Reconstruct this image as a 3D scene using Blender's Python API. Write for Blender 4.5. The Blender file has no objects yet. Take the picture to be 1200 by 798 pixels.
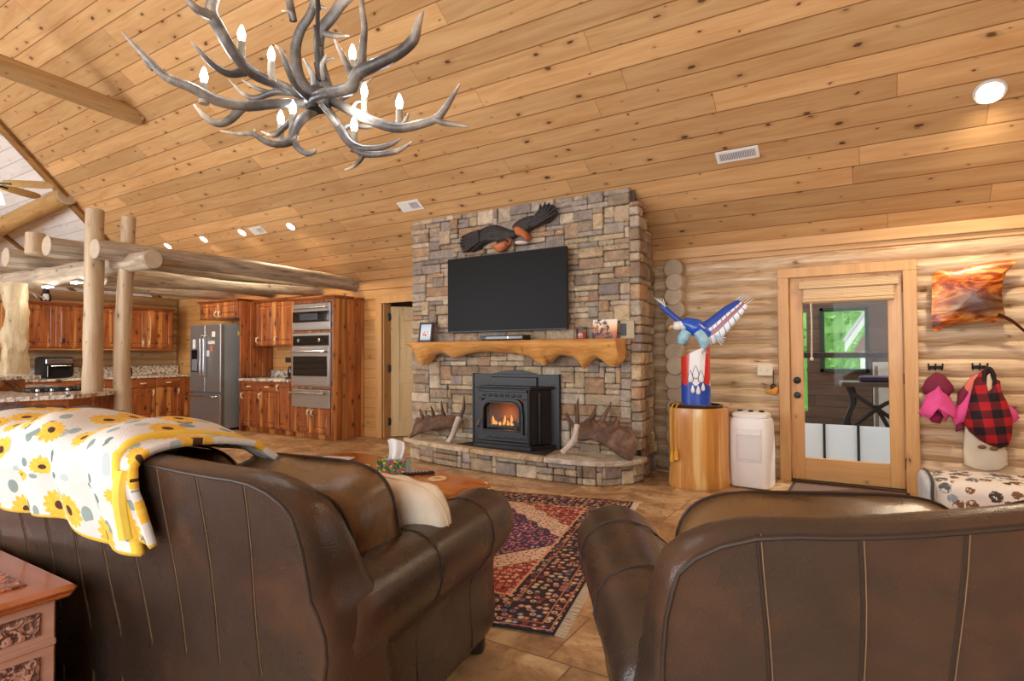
import bpy, bmesh, math, random
from mathutils import Vector, Matrix, noise as mnoise
S = bpy.context.scene
COL = S.collection
rnd = random.Random(7)
PI = math.pi
sin, cos = math.sin, math.cos
# ------------------------------------------------------------------ camera frame
F = 680.6
YAW, PITCH, ROLL = [math.radians(a) for a in (31.93, 1.276, .322)]
EYE = Vector((0, 0, 1.27))
FWD = Vector((-sin(YAW) * cos(PITCH), cos(YAW) * cos(PITCH), sin(PITCH)))
_r = Vector((cos(YAW), sin(YAW), 0)); _d = FWD.cross(_r)
RT = cos(ROLL) * _r + sin(ROLL) * _d
DN = -sin(ROLL) * _r + cos(ROLL) * _d
def ray(px, py): return RT * (px - 600) + DN * (py - 399) + FWD * F
def aY(px, py, Y): v = ray(px, py); return EYE + v * (Y / v.y)
def aX(px, py, X): v = ray(px, py); return EYE + v * (X / v.x)
def aZ(px, py, Z): v = ray(px, py); return EYE + v * ((Z - EYE.z) / v.z)
def aD(px, py, D): return EYE + ray(px, py) * (D / F)
CZ, CY, CM = 2.396, 6.35, math.tan(math.radians(33.7))
def ceil_z(y): return CZ + CM * (CY - y)
# ------------------------------------------------------------------ helpers
def lin(c):
    return tuple((v / 255 / 12.92 if v / 255 <= .04045 else ((v / 255 + .055) / 1.055) ** 2.4) for v in c[:3]) + (1,)
def empty(name, loc=(0, 0, 0), rz=0):
    o = bpy.data.objects.new(name, None); COL.objects.link(o)
    o.location = loc; o.rotation_euler = (0, 0, rz); o.empty_display_size = .1
    return o
def tag(o, label=None, cat=None, group=None, kind=None):
    if label: o['label'] = label
    if cat: o['category'] = cat
    if group: o['group'] = group
    if kind: o['kind'] = kind
    return o
def thing(name, label, cat, loc=(0, 0, 0), rz=0, group=None):
    return tag(empty(name, loc, rz), label, cat, group)
def copy_tree(o, parent=None):
    n = o.copy(); COL.objects.link(n)
    if parent: n.parent = parent
    for ch in [q for q in bpy.data.objects if q.parent == o]: copy_tree(ch, n)
    return n
def catmull(pts, n=6):
    P = [Vector(p) for p in pts]
    if len(P) < 3: return P
    out = []
    for i in range(len(P) - 1):
        p0 = P[max(i - 1, 0)]; p1 = P[i]; p2 = P[i + 1]; p3 = P[min(i + 2, len(P) - 1)]
        for k in range(n):
            t = k / n
            out.append(.5 * ((2 * p1) + (p2 - p0) * t + (2 * p0 - 5 * p1 + 4 * p2 - p3) * t * t + (3 * p1 - p0 - 3 * p2 + p3) * t ** 3))
    out.append(P[-1]); return out
def lerp_list(vals, n):
    out = []
    for i in range(n):
        t = i / (n - 1) * (len(vals) - 1); k = min(int(t), len(vals) - 2); f = t - k
        out.append(vals[k] * (1 - f) + vals[k + 1] * f)
    return out
def smooth_poly(pts, n=5):
    """closed 2d outline through pts"""
    P = [Vector((p[0], p[1], 0)) for p in pts]; L = len(P); out = []
    for i in range(L):
        p0, p1, p2, p3 = P[i - 1], P[i], P[(i + 1) % L], P[(i + 2) % L]
        for k in range(n):
            t = k / n
            q = .5 * ((2 * p1) + (p2 - p0) * t + (2 * p0 - 5 * p1 + 4 * p2 - p3) * t * t + (3 * p1 - p0 - 3 * p2 + p3) * t ** 3)
            out.append((q.x, q.y))
    return out
class MB:
    def __init__(s): s.v = []; s.f = []; s.c = []; s.uv = {}
    def add(s, vs, fs, col=None, M=None):
        b = len(s.v)
        s.v += [tuple(M @ Vector(p)) if M else tuple(p) for p in vs]
        s.f += [tuple(b + i for i in q) for q in fs]
        s.c += [col] * len(fs); return b
    def box(s, c, d, bev=.004, M=None, col=None):
        h = [x / 2 for x in d]; b = min(bev, min(h) * .9)
        if b <= 0:
            vs = [(c[0] + sx * h[0], c[1] + sy * h[1], c[2] + sz * h[2]) for sx in (-1, 1) for sy in (-1, 1) for sz in (-1, 1)]
            s.add(vs, [(0, 1, 3, 2), (4, 6, 7, 5), (0, 4, 5, 1), (2, 3, 7, 6), (0, 2, 6, 4), (1, 5, 7, 3)], col, M); return s
        vs = []; idx = {}
        for sx in (-1, 1):
            for sy in (-1, 1):
                for sz in (-1, 1):
                    sg = (sx, sy, sz)
                    for a in range(3):
                        idx[sg, a] = len(vs)
                        vs.append(tuple(c[i] + sg[i] * (h[i] if i == a else h[i] - b) for i in range(3)))
        fs = []
        for a in range(3):
            o = [i for i in range(3) if i != a]
            for sa in (-1, 1):
                q = []
                for (p, r) in ((-1, -1), (1, -1), (1, 1), (-1, 1)):
                    g = [0, 0, 0]; g[a] = sa; g[o[0]] = p; g[o[1]] = r; q.append(idx[tuple(g), a])
                fs.append(q)
            for p in (-1, 1):
                for r in (-1, 1):
                    g = [0, 0, 0]; g[o[0]] = p; g[o[1]] = r
                    g1 = list(g); g1[a] = -1; g2 = list(g); g2[a] = 1; g1 = tuple(g1); g2 = tuple(g2)
                    fs.append((idx[g1, o[0]], idx[g1, o[1]], idx[g2, o[1]], idx[g2, o[0]]))
        for sx in (-1, 1):
            for sy in (-1, 1):
                for sz in (-1, 1): fs.append(tuple(idx[(sx, sy, sz), a] for a in range(3)))
        s.add(vs, fs, col, M); return s
    def span(s, lo, hi, bev=.004, M=None, col=None):
        return s.box([(a + b) / 2 for a, b in zip(lo, hi)], [abs(b - a) for a, b in zip(lo, hi)], bev, M, col)
    def tube(s, pts, rad, seg=8, cap=True, col=None, M=None, flat=1.0, jit=0, cols=None):
        P = [Vector(p) for p in pts]; n = len(P)
        R = rad if isinstance(rad, (list, tuple)) else [rad] * n
        if len(R) != n: R = lerp_list(list(R), n)
        T = [(P[min(i + 1, n - 1)] - P[max(i - 1, 0)]).normalized() for i in range(n)]
        up = Vector((0, 0, 1)) if abs(T[0].z) < .9 else Vector((1, 0, 0))
        N = (up - T[0] * up.dot(T[0])).normalized(); vs = []
        for i in range(n):
            N = (N - T[i] * N.dot(T[i])); N.normalize(); B = T[i].cross(N)
            for k in range(seg):
                a = 2 * PI * k / seg
                rr = R[i] * (1 + jit * mnoise.noise(P[i] * 6 + Vector((cos(a), sin(a), 0)) * 1.5)) if jit else R[i]
                vs.append(P[i] + (N * cos(a) * flat + B * sin(a)) * rr)
        fs = [(i * seg + k, i * seg + (k + 1) % seg, (i + 1) * seg + (k + 1) % seg, (i + 1) * seg + k) for i in range(n - 1) for k in range(seg)]
        if cap: fs += [tuple(range(seg)), tuple(range((n - 1) * seg, n * seg))]
        s.add(vs, fs, col, M)
        if cols:
            nf = len(fs)
            for i in range(n - 1):
                for k in range(seg): s.c[len(s.c) - nf + i * seg + k] = cols[i]
        return s
    def lathe(s, prof, c=(0, 0, 0), seg=20, M=None, col=None, sx=1, sy=1):
        vs = [(c[0] + r * cos(2 * PI * k / seg) * sx, c[1] + r * sin(2 * PI * k / seg) * sy, c[2] + z) for r, z in prof for k in range(seg)]
        n = len(prof)
        fs = [(i * seg + k, i * seg + (k + 1) % seg, (i + 1) * seg + (k + 1) % seg, (i + 1) * seg + k) for i in range(n - 1) for k in range(seg)]
        fs += [tuple(range(seg)), tuple(range((n - 1) * seg, n * seg))]
        s.add(vs, fs, col, M); return s
    def ball(s, c, r, seg=14, M=None, col=None):
        r = (r, r, r) if not isinstance(r, (tuple, list)) else r; m = seg // 2
        vs = [(c[0], c[1], c[2] - r[2])]
        for i in range(1, m):
            t = -PI / 2 + PI * i / m
            vs += [(c[0] + r[0] * cos(t) * cos(2 * PI * k / seg), c[1] + r[1] * cos(t) * sin(2 * PI * k / seg), c[2] + r[2] * sin(t)) for k in range(seg)]
        vs.append((c[0], c[1], c[2] + r[2])); L = len(vs) - 1
        fs = [(0, 1 + (k + 1) % seg, 1 + k) for k in range(seg)]
        for i in range(m - 2):
            for k in range(seg):
                a = 1 + i * seg
                fs.append((a + k, a + (k + 1) % seg, a + seg + (k + 1) % seg, a + seg + k))
        a = 1 + (m - 2) * seg
        fs += [(a + k, a + (k + 1) % seg, L) for k in range(seg)]
        s.add(vs, fs, col, M); return s
    def soft(s, c, d, p=4.5, n=10, M=None, col=None, wob=0, seed=0, puff=0):
        """rounded, slightly puffed box (cushion): superquadric"""
        vs = []; fs = []; key = {}
        def vid(q):
            k = tuple(round(t, 5) for t in q)
            if k not in key:
                nn = (abs(q[0]) ** p + abs(q[1]) ** p + abs(q[2]) ** p) ** (1 / p)
                w = [t / nn for t in q]
                pf = 1 + puff * (1 - w[0] ** 2) * (1 - w[2] ** 2)
                pos = Vector((w[0] * d[0] / 2, w[1] * d[1] / 2 * pf, w[2] * d[2] / 2))
                if wob: pos += Vector((0, 1, .7)) * wob * mnoise.noise(Vector((w[0] * d[0], w[1] * d[1], w[2] * d[2])) * 7 + Vector((seed, seed, 0)))
                key[k] = len(vs); vs.append((c[0] + pos.x, c[1] + pos.y, c[2] + pos.z))
            return key[k]
        for a in range(3):
            o = [i for i in range(3) if i != a]
            for sg in (-1, 1):
                for i in range(n):
                    for j in range(n):
                        q = []
                        for (u, w) in ((i, j), (i + 1, j), (i + 1, j + 1), (i, j + 1)):
                            t = [0, 0, 0]; t[a] = sg; t[o[0]] = math.tan((-1 + 2 * u / n) * PI / 4); t[o[1]] = math.tan((-1 + 2 * w / n) * PI / 4); q.append(vid(t))
                        fs.append(q)
        s.add(vs, fs, col, M); return s
    def prism(s, poly, fn, col=None):
        """poly: outline; fn(u, v, side) -> 3d for side 0 and 1"""
        n = len(poly); vs = [fn(u, v, 0) for u, v in poly] + [fn(u, v, 1) for u, v in poly]
        s.add(vs, [tuple(range(n)), tuple(range(n, 2 * n))] + [(i, (i + 1) % n, n + (i + 1) % n, n + i) for i in range(n)], col); return s
    def inflate(s, poly, O, U, V, W, h, back=.0, rings=(1, .96, .86, .68, .45, .2), cen=None, wob=0, freq=6, exp=.5, both=False, col=None):
        """puffed shape on an outline: u along U, v along V, puff along W"""
        n = len(poly); O, U, V, W = [Vector(q) for q in (O, U, V, W)]
        cx = cen[0] if cen else sum(p[0] for p in poly) / n; cy = cen[1] if cen else sum(p[1] for p in poly) / n
        vs = []
        def P(u, v, w):
            if wob: w += wob * mnoise.noise(Vector((u * freq, v * freq, 0)))
            return O + U * u + V * v + W * w
        for r in rings:
            hh = h * max(0, 1 - r * r) ** exp
            vs += [P(cx + (u - cx) * r, cy + (v - cy) * r, hh) for u, v in poly]
        fs = [(i * n + k, i * n + (k + 1) % n, (i + 1) * n + (k + 1) % n, (i + 1) * n + k) for i in range(len(rings) - 1) for k in range(n)]
        c0 = len(vs); vs.append(P(cx, cy, h)); a = (len(rings) - 1) * n
        fs += [(a + k, a + (k + 1) % n, c0) for k in range(n)]
        b0 = len(vs)
        if both:
            for r in rings[1:]:
                hh = h * max(0, 1 - r * r) ** exp
                vs += [O + U * (cx + (u - cx) * r) + V * (cy + (v - cy) * r) - W * hh for u, v in poly]
            fs += [(k, (k + 1) % n, b0 + (k + 1) % n, b0 + k) for k in range(n)]
            fs += [(b0 + i * n + k, b0 + i * n + (k + 1) % n, b0 + (i + 1) * n + (k + 1) % n, b0 + (i + 1) * n + k) for i in range(len(rings) - 2) for k in range(n)]
            a = b0 + (len(rings) - 2) * n; c1 = len(vs); vs.append(O + U * cx + V * cy - W * h)
            fs += [(a + k, a + (k + 1) % n, c1) for k in range(n)]
        else:
            vs += [O + U * u + V * v - W * back for u, v in poly]
            fs += [(k, (k + 1) % n, b0 + (k + 1) % n, b0 + k) for k in range(n)] + [tuple(range(b0, b0 + n))]
        s.add(vs, fs, col); return s
    def loft(s, secs, cap=True, col=None, M=None):
        n = len(secs[0]); vs = [p for q in secs for p in q]
        fs = [(i * n + k, i * n + (k + 1) % n, (i + 1) * n + (k + 1) % n, (i + 1) * n + k) for i in range(len(secs) - 1) for k in range(n)]
        if cap: fs += [tuple(range(n)), tuple(range((len(secs) - 1) * n, len(secs) * n))]
        s.add(vs, fs, col, M); return s
    def grid(s, nu, nv, fn, uvs=True, col=None):
        vs = []; uv = []
        for j in range(nv + 1):
            for i in range(nu + 1):
                p, q = fn(i / nu, j / nv); vs.append(p); uv.append(q)
        b = s.add(vs, [(j * (nu + 1) + i, j * (nu + 1) + i + 1, (j + 1) * (nu + 1) + i + 1, (j + 1) * (nu + 1) + i) for j in range(nv) for i in range(nu)], col)
        for k, q in enumerate(uv): s.uv[b + k] = q
        return s
    def build(s, name, m, parent=None, smooth=35, loc=None, thick=0, sub=0, normals=True):
        me = bpy.data.meshes.new(name); me.from_pydata(s.v, [], s.f); me.update()
        if normals:
            bm = bmesh.new(); bm.from_mesh(me); bmesh.ops.recalc_face_normals(bm, faces=bm.faces); bm.to_mesh(me); bm.free()
        if any(q is not None for q in s.c):
            at = me.attributes.new('Col', 'FLOAT_COLOR', 'FACE')
            for i, q in enumerate(s.c): at.data[i].color = q if q else (1, 1, 1, 1)
        if s.uv:
            L = me.uv_layers.new(name='UVMap')
            for lp in me.loops: L.data[lp.index].uv = s.uv.get(lp.vertex_index, (0, 0))
        if smooth:
            for p in me.polygons: p.use_smooth = True
            me.set_sharp_from_angle(angle=math.radians(smooth))
        o = bpy.data.objects.new(name, me); COL.objects.link(o); me.materials.append(m)
        if parent: o.parent = parent
        if loc: o.location = loc
        if thick:
            md = o.modifiers.new('thickness', 'SOLIDIFY'); md.thickness = thick; md.offset = 0
        if sub:
            md = o.modifiers.new('smooth', 'SUBSURF'); md.levels = sub; md.render_levels = sub
        return o
def one(name, mb, m, label, cat, group=None, **k):
    return tag(mb.build(name, m, **k), label, cat, group)
def struct(name, mb, m, parent=None, label=None, **k):
    o = mb.build(name, m, parent, **k)
    if not parent: tag(o, label, None, None, 'structure')
    return o
# ------------------------------------------------------------------ material nodes
class Mt:
    def __init__(s, name, rough=.5, metal=0, spec=.5, coat=0):
        s.m = bpy.data.materials.new(name); s.m.use_nodes = True; s.t = s.m.node_tree
        s.b = s.t.nodes['Principled BSDF']; s.out = s.t.nodes['Material Output']
        s.b.inputs['Roughness'].default_value = rough; s.b.inputs['Metallic'].default_value = metal
        s.b.inputs['Specular IOR Level'].default_value = spec; s.b.inputs['Coat Weight'].default_value = coat
        s.b.inputs['Coat Roughness'].default_value = .15
    def n(s, t): return s.t.nodes.new(t)
    def put(s, sock, v):
        if hasattr(v, 'is_linked'): s.t.links.new(v, sock)
        else: sock.default_value = v
    def obj(s): return s.n('ShaderNodeTexCoord').outputs['Object']
    def uv(s): return s.n('ShaderNodeTexCoord').outputs['UV']
    def attr(s, nm='Col'):
        a = s.n('ShaderNodeAttribute'); a.attribute_name = nm; return a.outputs['Color']
    def sep(s, v): a = s.n('ShaderNodeSeparateXYZ'); s.put(a.inputs[0], v); return a.outputs
    def comb(s, x=0, y=0, z=0):
        a = s.n('ShaderNodeCombineXYZ')
        for i, q in enumerate((x, y, z)): s.put(a.inputs[i], q)
        return a.outputs[0]
    def map(s, v, sc=(1, 1, 1), loc=(0, 0, 0), rot=(0, 0, 0)):
        a = s.n('ShaderNodeMapping'); s.put(a.inputs[0], v)
        a.inputs['Scale'].default_value = sc; a.inputs['Location'].default_value = loc; a.inputs['Rotation'].default_value = rot
        return a.outputs[0]
    def math(s, op, a, b=0, c=0, clamp=False):
        q = s.n('ShaderNodeMath'); q.operation = op; q.use_clamp = clamp
        for i, k in enumerate((a, b, c)): s.put(q.inputs[i], k)
        return q.outputs[0]
    def vmath(s, op, a, b=(0, 0, 0)):
        q = s.n('ShaderNodeVectorMath'); q.operation = op; s.put(q.inputs[0], a); s.put(q.inputs[1], b)
        return q.outputs[1] if op in ('LENGTH', 'DISTANCE', 'DOT_PRODUCT') else q.outputs[0]
    def noise(s, v, sc=5, det=3, rough=.55, dist=0):
        a = s.n('ShaderNodeTexNoise'); s.put(a.inputs['Vector'], v); a.inputs['Scale'].default_value = sc
        a.inputs['Detail'].default_value = det; a.inputs['Roughness'].default_value = rough; a.inputs['Distortion'].default_value = dist
        return a.outputs['Fac']
    def vor(s, v, sc=5, feat='F1', rand=1, dim='3D'):
        a = s.n('ShaderNodeTexVoronoi'); a.voronoi_dimensions = dim; a.feature = feat; s.put(a.inputs['Vector'], v)
        a.inputs['Scale'].default_value = sc; a.inputs['Randomness'].default_value = rand; return a.outputs
    def white(s, v, dim='3D'):
        a = s.n('ShaderNodeTexWhiteNoise'); a.noise_dimensions = dim
        s.put(a.inputs['W' if dim == '1D' else 'Vector'], v); return a.outputs['Value']
    def ramp(s, f, stops, interp='LINEAR'):
        a = s.n('ShaderNodeValToRGB'); s.put(a.inputs[0], f); cr = a.color_ramp; cr.interpolation = interp
        while len(cr.elements) > 1: cr.elements.remove(cr.elements[-1])
        for i, (p, c) in enumerate(stops):
            e = cr.elements[0] if i == 0 else cr.elements.new(p)
            e.position = p; e.color = c if len(c) == 4 and max(c) <= 1 else lin(c)
        return a.outputs[0]
    def step(s, f, lo, hi):
        a = s.n('ShaderNodeMapRange'); a.interpolation_type = 'SMOOTHSTEP'; s.put(a.inputs[0], f)
        a.inputs[1].default_value = lo; a.inputs[2].default_value = hi; return a.outputs[0]
    def mix(s, f, a, b, mode='MIX'):
        q = s.n('ShaderNodeMix'); q.data_type = 'RGBA'; q.blend_type = mode; s.put(q.inputs[0], f)
        for i, k in ((6, a), (7, b)):
            if isinstance(k, tuple): k = k if len(k) == 4 and max(k) <= 1 else lin(k)
            s.put(q.inputs[i], k)
        return q.outputs[2]
    def grey(s, v): return s.comb(v, v, v)
    def color(s, v):
        if isinstance(v, tuple): v = v if len(v) == 4 and max(v) <= 1 else lin(v)
        s.put(s.b.inputs['Base Color'], v); return s
    def bump(s, h, st=.3, d=.01):
        a = s.n('ShaderNodeBump'); a.inputs['Strength'].default_value = st; a.inputs['Distance'].default_value = d
        s.put(a.inputs['Height'], h); s.put(s.b.inputs['Normal'], a.outputs[0]); return s
    def rough(s, v): s.put(s.b.inputs['Roughness'], v); return s
    def emit(s, c, st):
        s.b.inputs['Emission Color'].default_value = lin(c); s.b.inputs['Emission Strength'].default_value = st; return s
def plain(name, c, rough=.5, metal=0, spec=.5, var=.12, sc=12, bump=0, coat=0):
    m = Mt(name, rough, metal, spec, coat); o = m.obj(); n = m.noise(o, sc, 3)
    m.color(m.mix(n, tuple(int(q * (1 - var)) for q in c), tuple(min(255, int(q * (1 + var))) for q in c)))
    if bump: m.bump(m.noise(o, sc * 8, 2), bump, .004)
    return m.m
def wood(name, light, dark, axis='x', knot=.5, kdark=(62, 36, 20), plank=None, pax='y', seam=.010, length=2.6, vary=.3, rough=.42, attr=False, grain=1.0, kscale=1.0, ksize=1.0, streak=None, bump=.15, coat=0, groove=(.45, .35, .25)):
    m = Mt(name, rough, coat=coat); v = m.obj(); xyz = m.sep(v); ax = {'x': 0, 'y': 1, 'z': 2}
    al = xyz[ax[axis]]; others = [xyz[i] for i in range(3) if i != ax[axis]]
    r2 = None; off = 0.0; seamf = None
    if plank:
        ac = xyz[ax[pax]]; t = m.math('DIVIDE', ac, plank); idx = m.math('FLOOR', t)
        r1 = m.white(idx, '1D'); al2 = m.math('ADD', al, m.math('MULTIPLY', r1, 17.3))
        tl = m.math('DIVIDE', al2, length); id2 = m.math('FLOOR', tl); r2 = m.white(m.comb(idx, id2, 3.1))
        fr = m.math('FRACT', t); e = m.math('MULTIPLY', m.math('MINIMUM', fr, m.math('SUBTRACT', 1, fr)), plank)
        fl = m.math('FRACT', tl); e2 = m.math('MULTIPLY', m.math('MINIMUM', fl, m.math('SUBTRACT', 1, fl)), length)
        seamf = m.math('MINIMUM', m.step(e, seam * .15, seam * .6), m.step(e2, .0006, .003))
        off = m.math('MULTIPLY', r2, 31.7)
    g = m.comb(m.math('ADD', m.math('MULTIPLY', al, .8), off), m.math('MULTIPLY', others[0], 8), m.math('MULTIPLY', others[1], 8))
    n1 = m.noise(g, 1.2 * grain, 4, .6, .9)
    n2 = m.noise(m.comb(m.math('ADD', m.math('MULTIPLY', al, 2.5), off), m.math('MULTIPLY', others[0], 70), m.math('MULTIPLY', others[1], 70)), 1, 2)
    f = m.math('ADD', m.math('MULTIPLY', n1, .8), m.math('MULTIPLY', n2, .25))
    if streak:
        n3 = m.noise(m.comb(m.math('ADD', m.math('MULTIPLY', al, .25), off), m.math('MULTIPLY', others[0], 9), m.math('MULTIPLY', others[1], 9)), 1.0, 2, .5, .4)
        base = m.mix(m.step(n3, streak[1], streak[1] + .07), m.ramp(f, [(.3, dark), (.72, light)]), m.ramp(f, [(.3, tuple(int(q * .85) for q in streak[0])), (.7, streak[0])]))
    else: base = m.ramp(f, [(.32, dark), (.72, light)])
    if knot:
        kv = m.comb(m.math('ADD', m.math('MULTIPLY', al, 3.1 * kscale), m.math('MULTIPLY', off, 1.0) if plank else 0), m.math('MULTIPLY', m.math('ADD', others[0], others[1]), 6.2 * kscale), 0)
        kv = m.vmath('ADD', kv, m.vmath('MULTIPLY', m.comb(n1, n2, n1), (.34, .34, .34)))
        vo = m.vor(kv, 1.0, dim='2D'); d = vo['Distance']; cr = m.sep(vo['Color'])
        on = m.math('LESS_THAN', cr[0], knot); size = m.math('ADD', .03 * ksize, m.math('MULTIPLY', m.math('POWER', cr[1], 2.0), .085 * ksize))
        k = m.math('DIVIDE', d, size); km = m.math('MULTIPLY', on, m.math('SUBTRACT', 1, m.step(k, .6, 1.1)))
        halo = m.math('MULTIPLY', on, m.math('SUBTRACT', 1, m.step(k, .8, 3.2)))
        base = m.mix(m.math('MULTIPLY', halo, .35), base, tuple(int(q * .8) for q in dark)); base = m.mix(m.math('MULTIPLY', km, .88), base, kdark)
    if r2 is not None:
        base = m.mix(1, base, m.grey(m.math('ADD', 1 - vary * .55, m.math('MULTIPLY', r2, vary))), 'MULTIPLY')
        base = m.mix(seamf, m.mix(1, base, tuple(groove) + (1,), 'MULTIPLY'), base)
    if attr: base = m.mix(1, base, m.attr(), 'MULTIPLY')
    m.color(base)
    if bump:
        h = m.math('MULTIPLY', n2, .3)
        if seamf is not None: h = m.math('ADD', h, seamf)
        m.bump(h, bump, .01)
    return m.m
# ------------------------------------------------------------------ materials
PINE = wood('ceiling_pine', (220, 182, 130), (194, 146, 94), plank=.2, seam=.013, length=3.4, vary=.34, knot=.62, rough=.38, kdark=(80, 46, 24), groove=(.42, .32, .22))
WHITE_PINE = wood('whitewashed_pine', (238, 234, 230), (220, 214, 208), plank=.2, seam=.012, length=3.8, vary=.12, knot=.35, rough=.55, kdark=(170, 150, 135), groove=(.5, .47, .45))
LOGM = wood('log_pine', (238, 216, 180), (166, 126, 84), knot=.4, rough=.45, attr=True, grain=2.2, kdark=(130, 84, 48), bump=.3)
LOGY = wood('log_pine_y', (196, 170, 132), (160, 128, 90), axis='y', knot=.3, rough=.5, attr=True, grain=1.4, kdark=(120, 80, 50), bump=.3)
ENDG = None
def end_grain(name, c1, c2):
    m = Mt(name, .6); v = m.obj(); n = m.noise(v, 9, 4, .6, .4)
    m.color(m.mix(1, m.mix(n, c1, c2), m.attr(), 'MULTIPLY')); m.bump(m.noise(v, 60, 2), .2, .003); return m.m
ENDG = end_grain('log_end_grain', (206, 190, 166), (164, 146, 122))
TRIM = wood('trim_pine', (222, 176, 116), (196, 144, 86), axis='z', knot=.2, rough=.4, kdark=(110, 66, 32))
TRIMX = wood('trim_pine_x', (222, 176, 116), (198, 146, 88), axis='x', knot=.12, rough=.4, kdark=(110, 66, 32))
BOARD = wood('kitchen_board', (218, 170, 106), (190, 136, 76), plank=.15, pax='z', seam=.006, vary=.2, knot=.35, rough=.42)
BOARDY = wood('kitchen_board_y', (210, 160, 100), (180, 128, 76), axis='y', plank=.15, pax='z', seam=.012, vary=.2, knot=.3, rough=.45)
CEDAR = wood('red_cedar', (190, 112, 58), (104, 50, 26), axis='z', knot=.85, rough=.35, streak=((222, 156, 86), .545), kscale=1.25, ksize=1.7, kdark=(48, 24, 14), grain=1.3, coat=.25)
CEDARX = wood('red_cedar_x', (188, 110, 56), (104, 50, 25), axis='x', knot=.7, rough=.35, streak=((222, 156, 86), .57), kscale=1.2, ksize=1.6, kdark=(48, 24, 14), grain=1.3, coat=.25)
CEDARB = wood('red_cedar_boards', (204, 126, 68), (122, 64, 34), axis='z', plank=.13, pax='y', seam=.004, length=9, vary=.35, knot=.8, rough=.36, streak=((226, 162, 92), .54), kscale=1.3, ksize=1.5, kdark=(52, 26, 15), coat=.2)
PALEDOOR = wood('pale_pine', (232, 206, 156), (210, 176, 118), axis='z', knot=.4, rough=.45, kdark=(120, 78, 44))
DOORW = wood('door_pine', (222, 174, 112), (196, 142, 84), axis='z', knot=.12, rough=.38, kdark=(120, 74, 40), coat=.15)
POLE = wood('peeled_pole', (206, 184, 150), (156, 124, 88), axis='z', knot=.6, rough=.5, attr=False, kdark=(84, 52, 30), bump=.3)
GREYLOGY = wood('weathered_log_y', (206, 194, 176), (116, 104, 90), axis='y', knot=.25, rough=.6, grain=2, bump=.5)
GREYLOGX = wood('weathered_log_x', (206, 190, 166), (138, 120, 100), axis='x', knot=.25, rough=.6, grain=2, bump=.5)
TAUPE = wood('tie_log', (198, 166, 118), (160, 122, 76), axis='y', knot=.3, rough=.5, bump=.3)
TAUPEX = wood('tie_log_x', (186, 148, 92), (150, 110, 62), axis='x', knot=.2, rough=.5, bump=.3)
BLACK = plain('black_metal', (24, 25, 27), .42, .0, .5, bump=.05)
IRON = plain('stove_iron', (34, 36, 40), .38, .3, .5, bump=.05)
CHROME = plain('chrome', (200, 202, 205), .22, 1, .5, .03)
WHITEP = plain('white_plastic', (238, 238, 236), .35, 0, .5, .02)
CREAMP = plain('cream_plate', (232, 222, 196), .4, 0, .5, .03)
def steel(name, c, ax):
    m = Mt(name, .3, 1); v = m.obj(); sc = [4, 4, 4]; sc[ax] = 180
    n = m.noise(m.map(v, tuple(sc)), 1, 2); m.color(m.mix(n, tuple(int(q * .86) for q in c), c)); m.rough(m.math('ADD', .24, m.math('MULTIPLY', n, .16))); return m.m
STEEL = steel('brushed_steel', (190, 189, 187), 2); STEEL.node_tree.nodes['Principled BSDF'].inputs['Metallic'].default_value = .75; FRIDGE = steel('dark_steel', (150, 150, 150), 0); FRIDGE.node_tree.nodes['Principled BSDF'].inputs['Metallic'].default_value = .6
GREYSIDE = plain('grey_enamel', (140, 150, 158), .45, 0, .5, .04)
DGLASS = plain('dark_glass', (14, 16, 18), .06, 0, .6, .05)
def granite():
    m = Mt('granite', .18); v = m.obj()
    a = m.noise(v, 22, 4, .7); b = m.vor(v, 55)['Distance']; c = m.noise(v, 9, 3, .6, 1)
    col = m.ramp(a, [(.34, (40, 40, 44)), (.43, (150, 140, 130)), (.52, (226, 218, 206)), (.75, (236, 230, 222))])
    col = m.mix(m.step(c, .58, .66), col, (160, 128, 92)); col = m.mix(m.math('MULTIPLY', m.math('LESS_THAN', b, .28), .35), col, (60, 58, 60))
    m.color(col); return m.m
GRANITE = granite()
def floor_mat():
    m = Mt('slate_tile', .32); v = m.obj(); x, y, z = m.sep(v)
    t = m.math('DIVIDE', y, .43); r = m.math('FLOOR', t); off = m.white(r, '1D'); u = m.math('DIVIDE', m.math('ADD', x, m.math('MULTIPLY', off, 5)), .52); q = m.math('FLOOR', u)
    rn = m.white(m.comb(r, q, 2)); r2 = m.white(m.comb(q, r, 9))
    fx = m.math('FRACT', u); fy = m.math('FRACT', t)
    ex = m.math('MULTIPLY', m.math('MINIMUM', fx, m.math('SUBTRACT', 1, fx)), .52); ey = m.math('MULTIPLY', m.math('MINIMUM', fy, m.math('SUBTRACT', 1, fy)), .43)
    e = m.math('MINIMUM', ex, ey); g = m.step(e, .002, .007)
    vo = m.vmath('ADD', v, m.comb(m.math('MULTIPLY', rn, 7), m.math('MULTIPLY', r2, 9), 0))
    n1 = m.noise(vo, 3.2, 5, .65, .8); n2 = m.noise(vo, 14, 4, .7)
    base = m.ramp(rn, [(0, (188, 152, 112)), (.3, (214, 184, 146)), (.6, (176, 150, 124)), (.85, (226, 202, 166)), (1, (166, 142, 122))])
    dk = m.ramp(n1, [(.34, (96, 64, 38)), (.5, (182, 142, 98)), (.66, (236, 210, 168))]); base = m.mix(.72, base, dk)
    base = m.mix(m.math('MULTIPLY', m.step(n2, .5, .75), .4), base, (104, 70, 42)); base = m.mix(g, (136, 108, 80), base)
    m.color(base); m.rough(m.math('ADD', .16, m.math('MULTIPLY', n2, .3))); m.bump(m.math('ADD', g, m.math('MULTIPLY', n1, .4)), .2, .006); return m.m
FLOORM = floor_mat()
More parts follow.
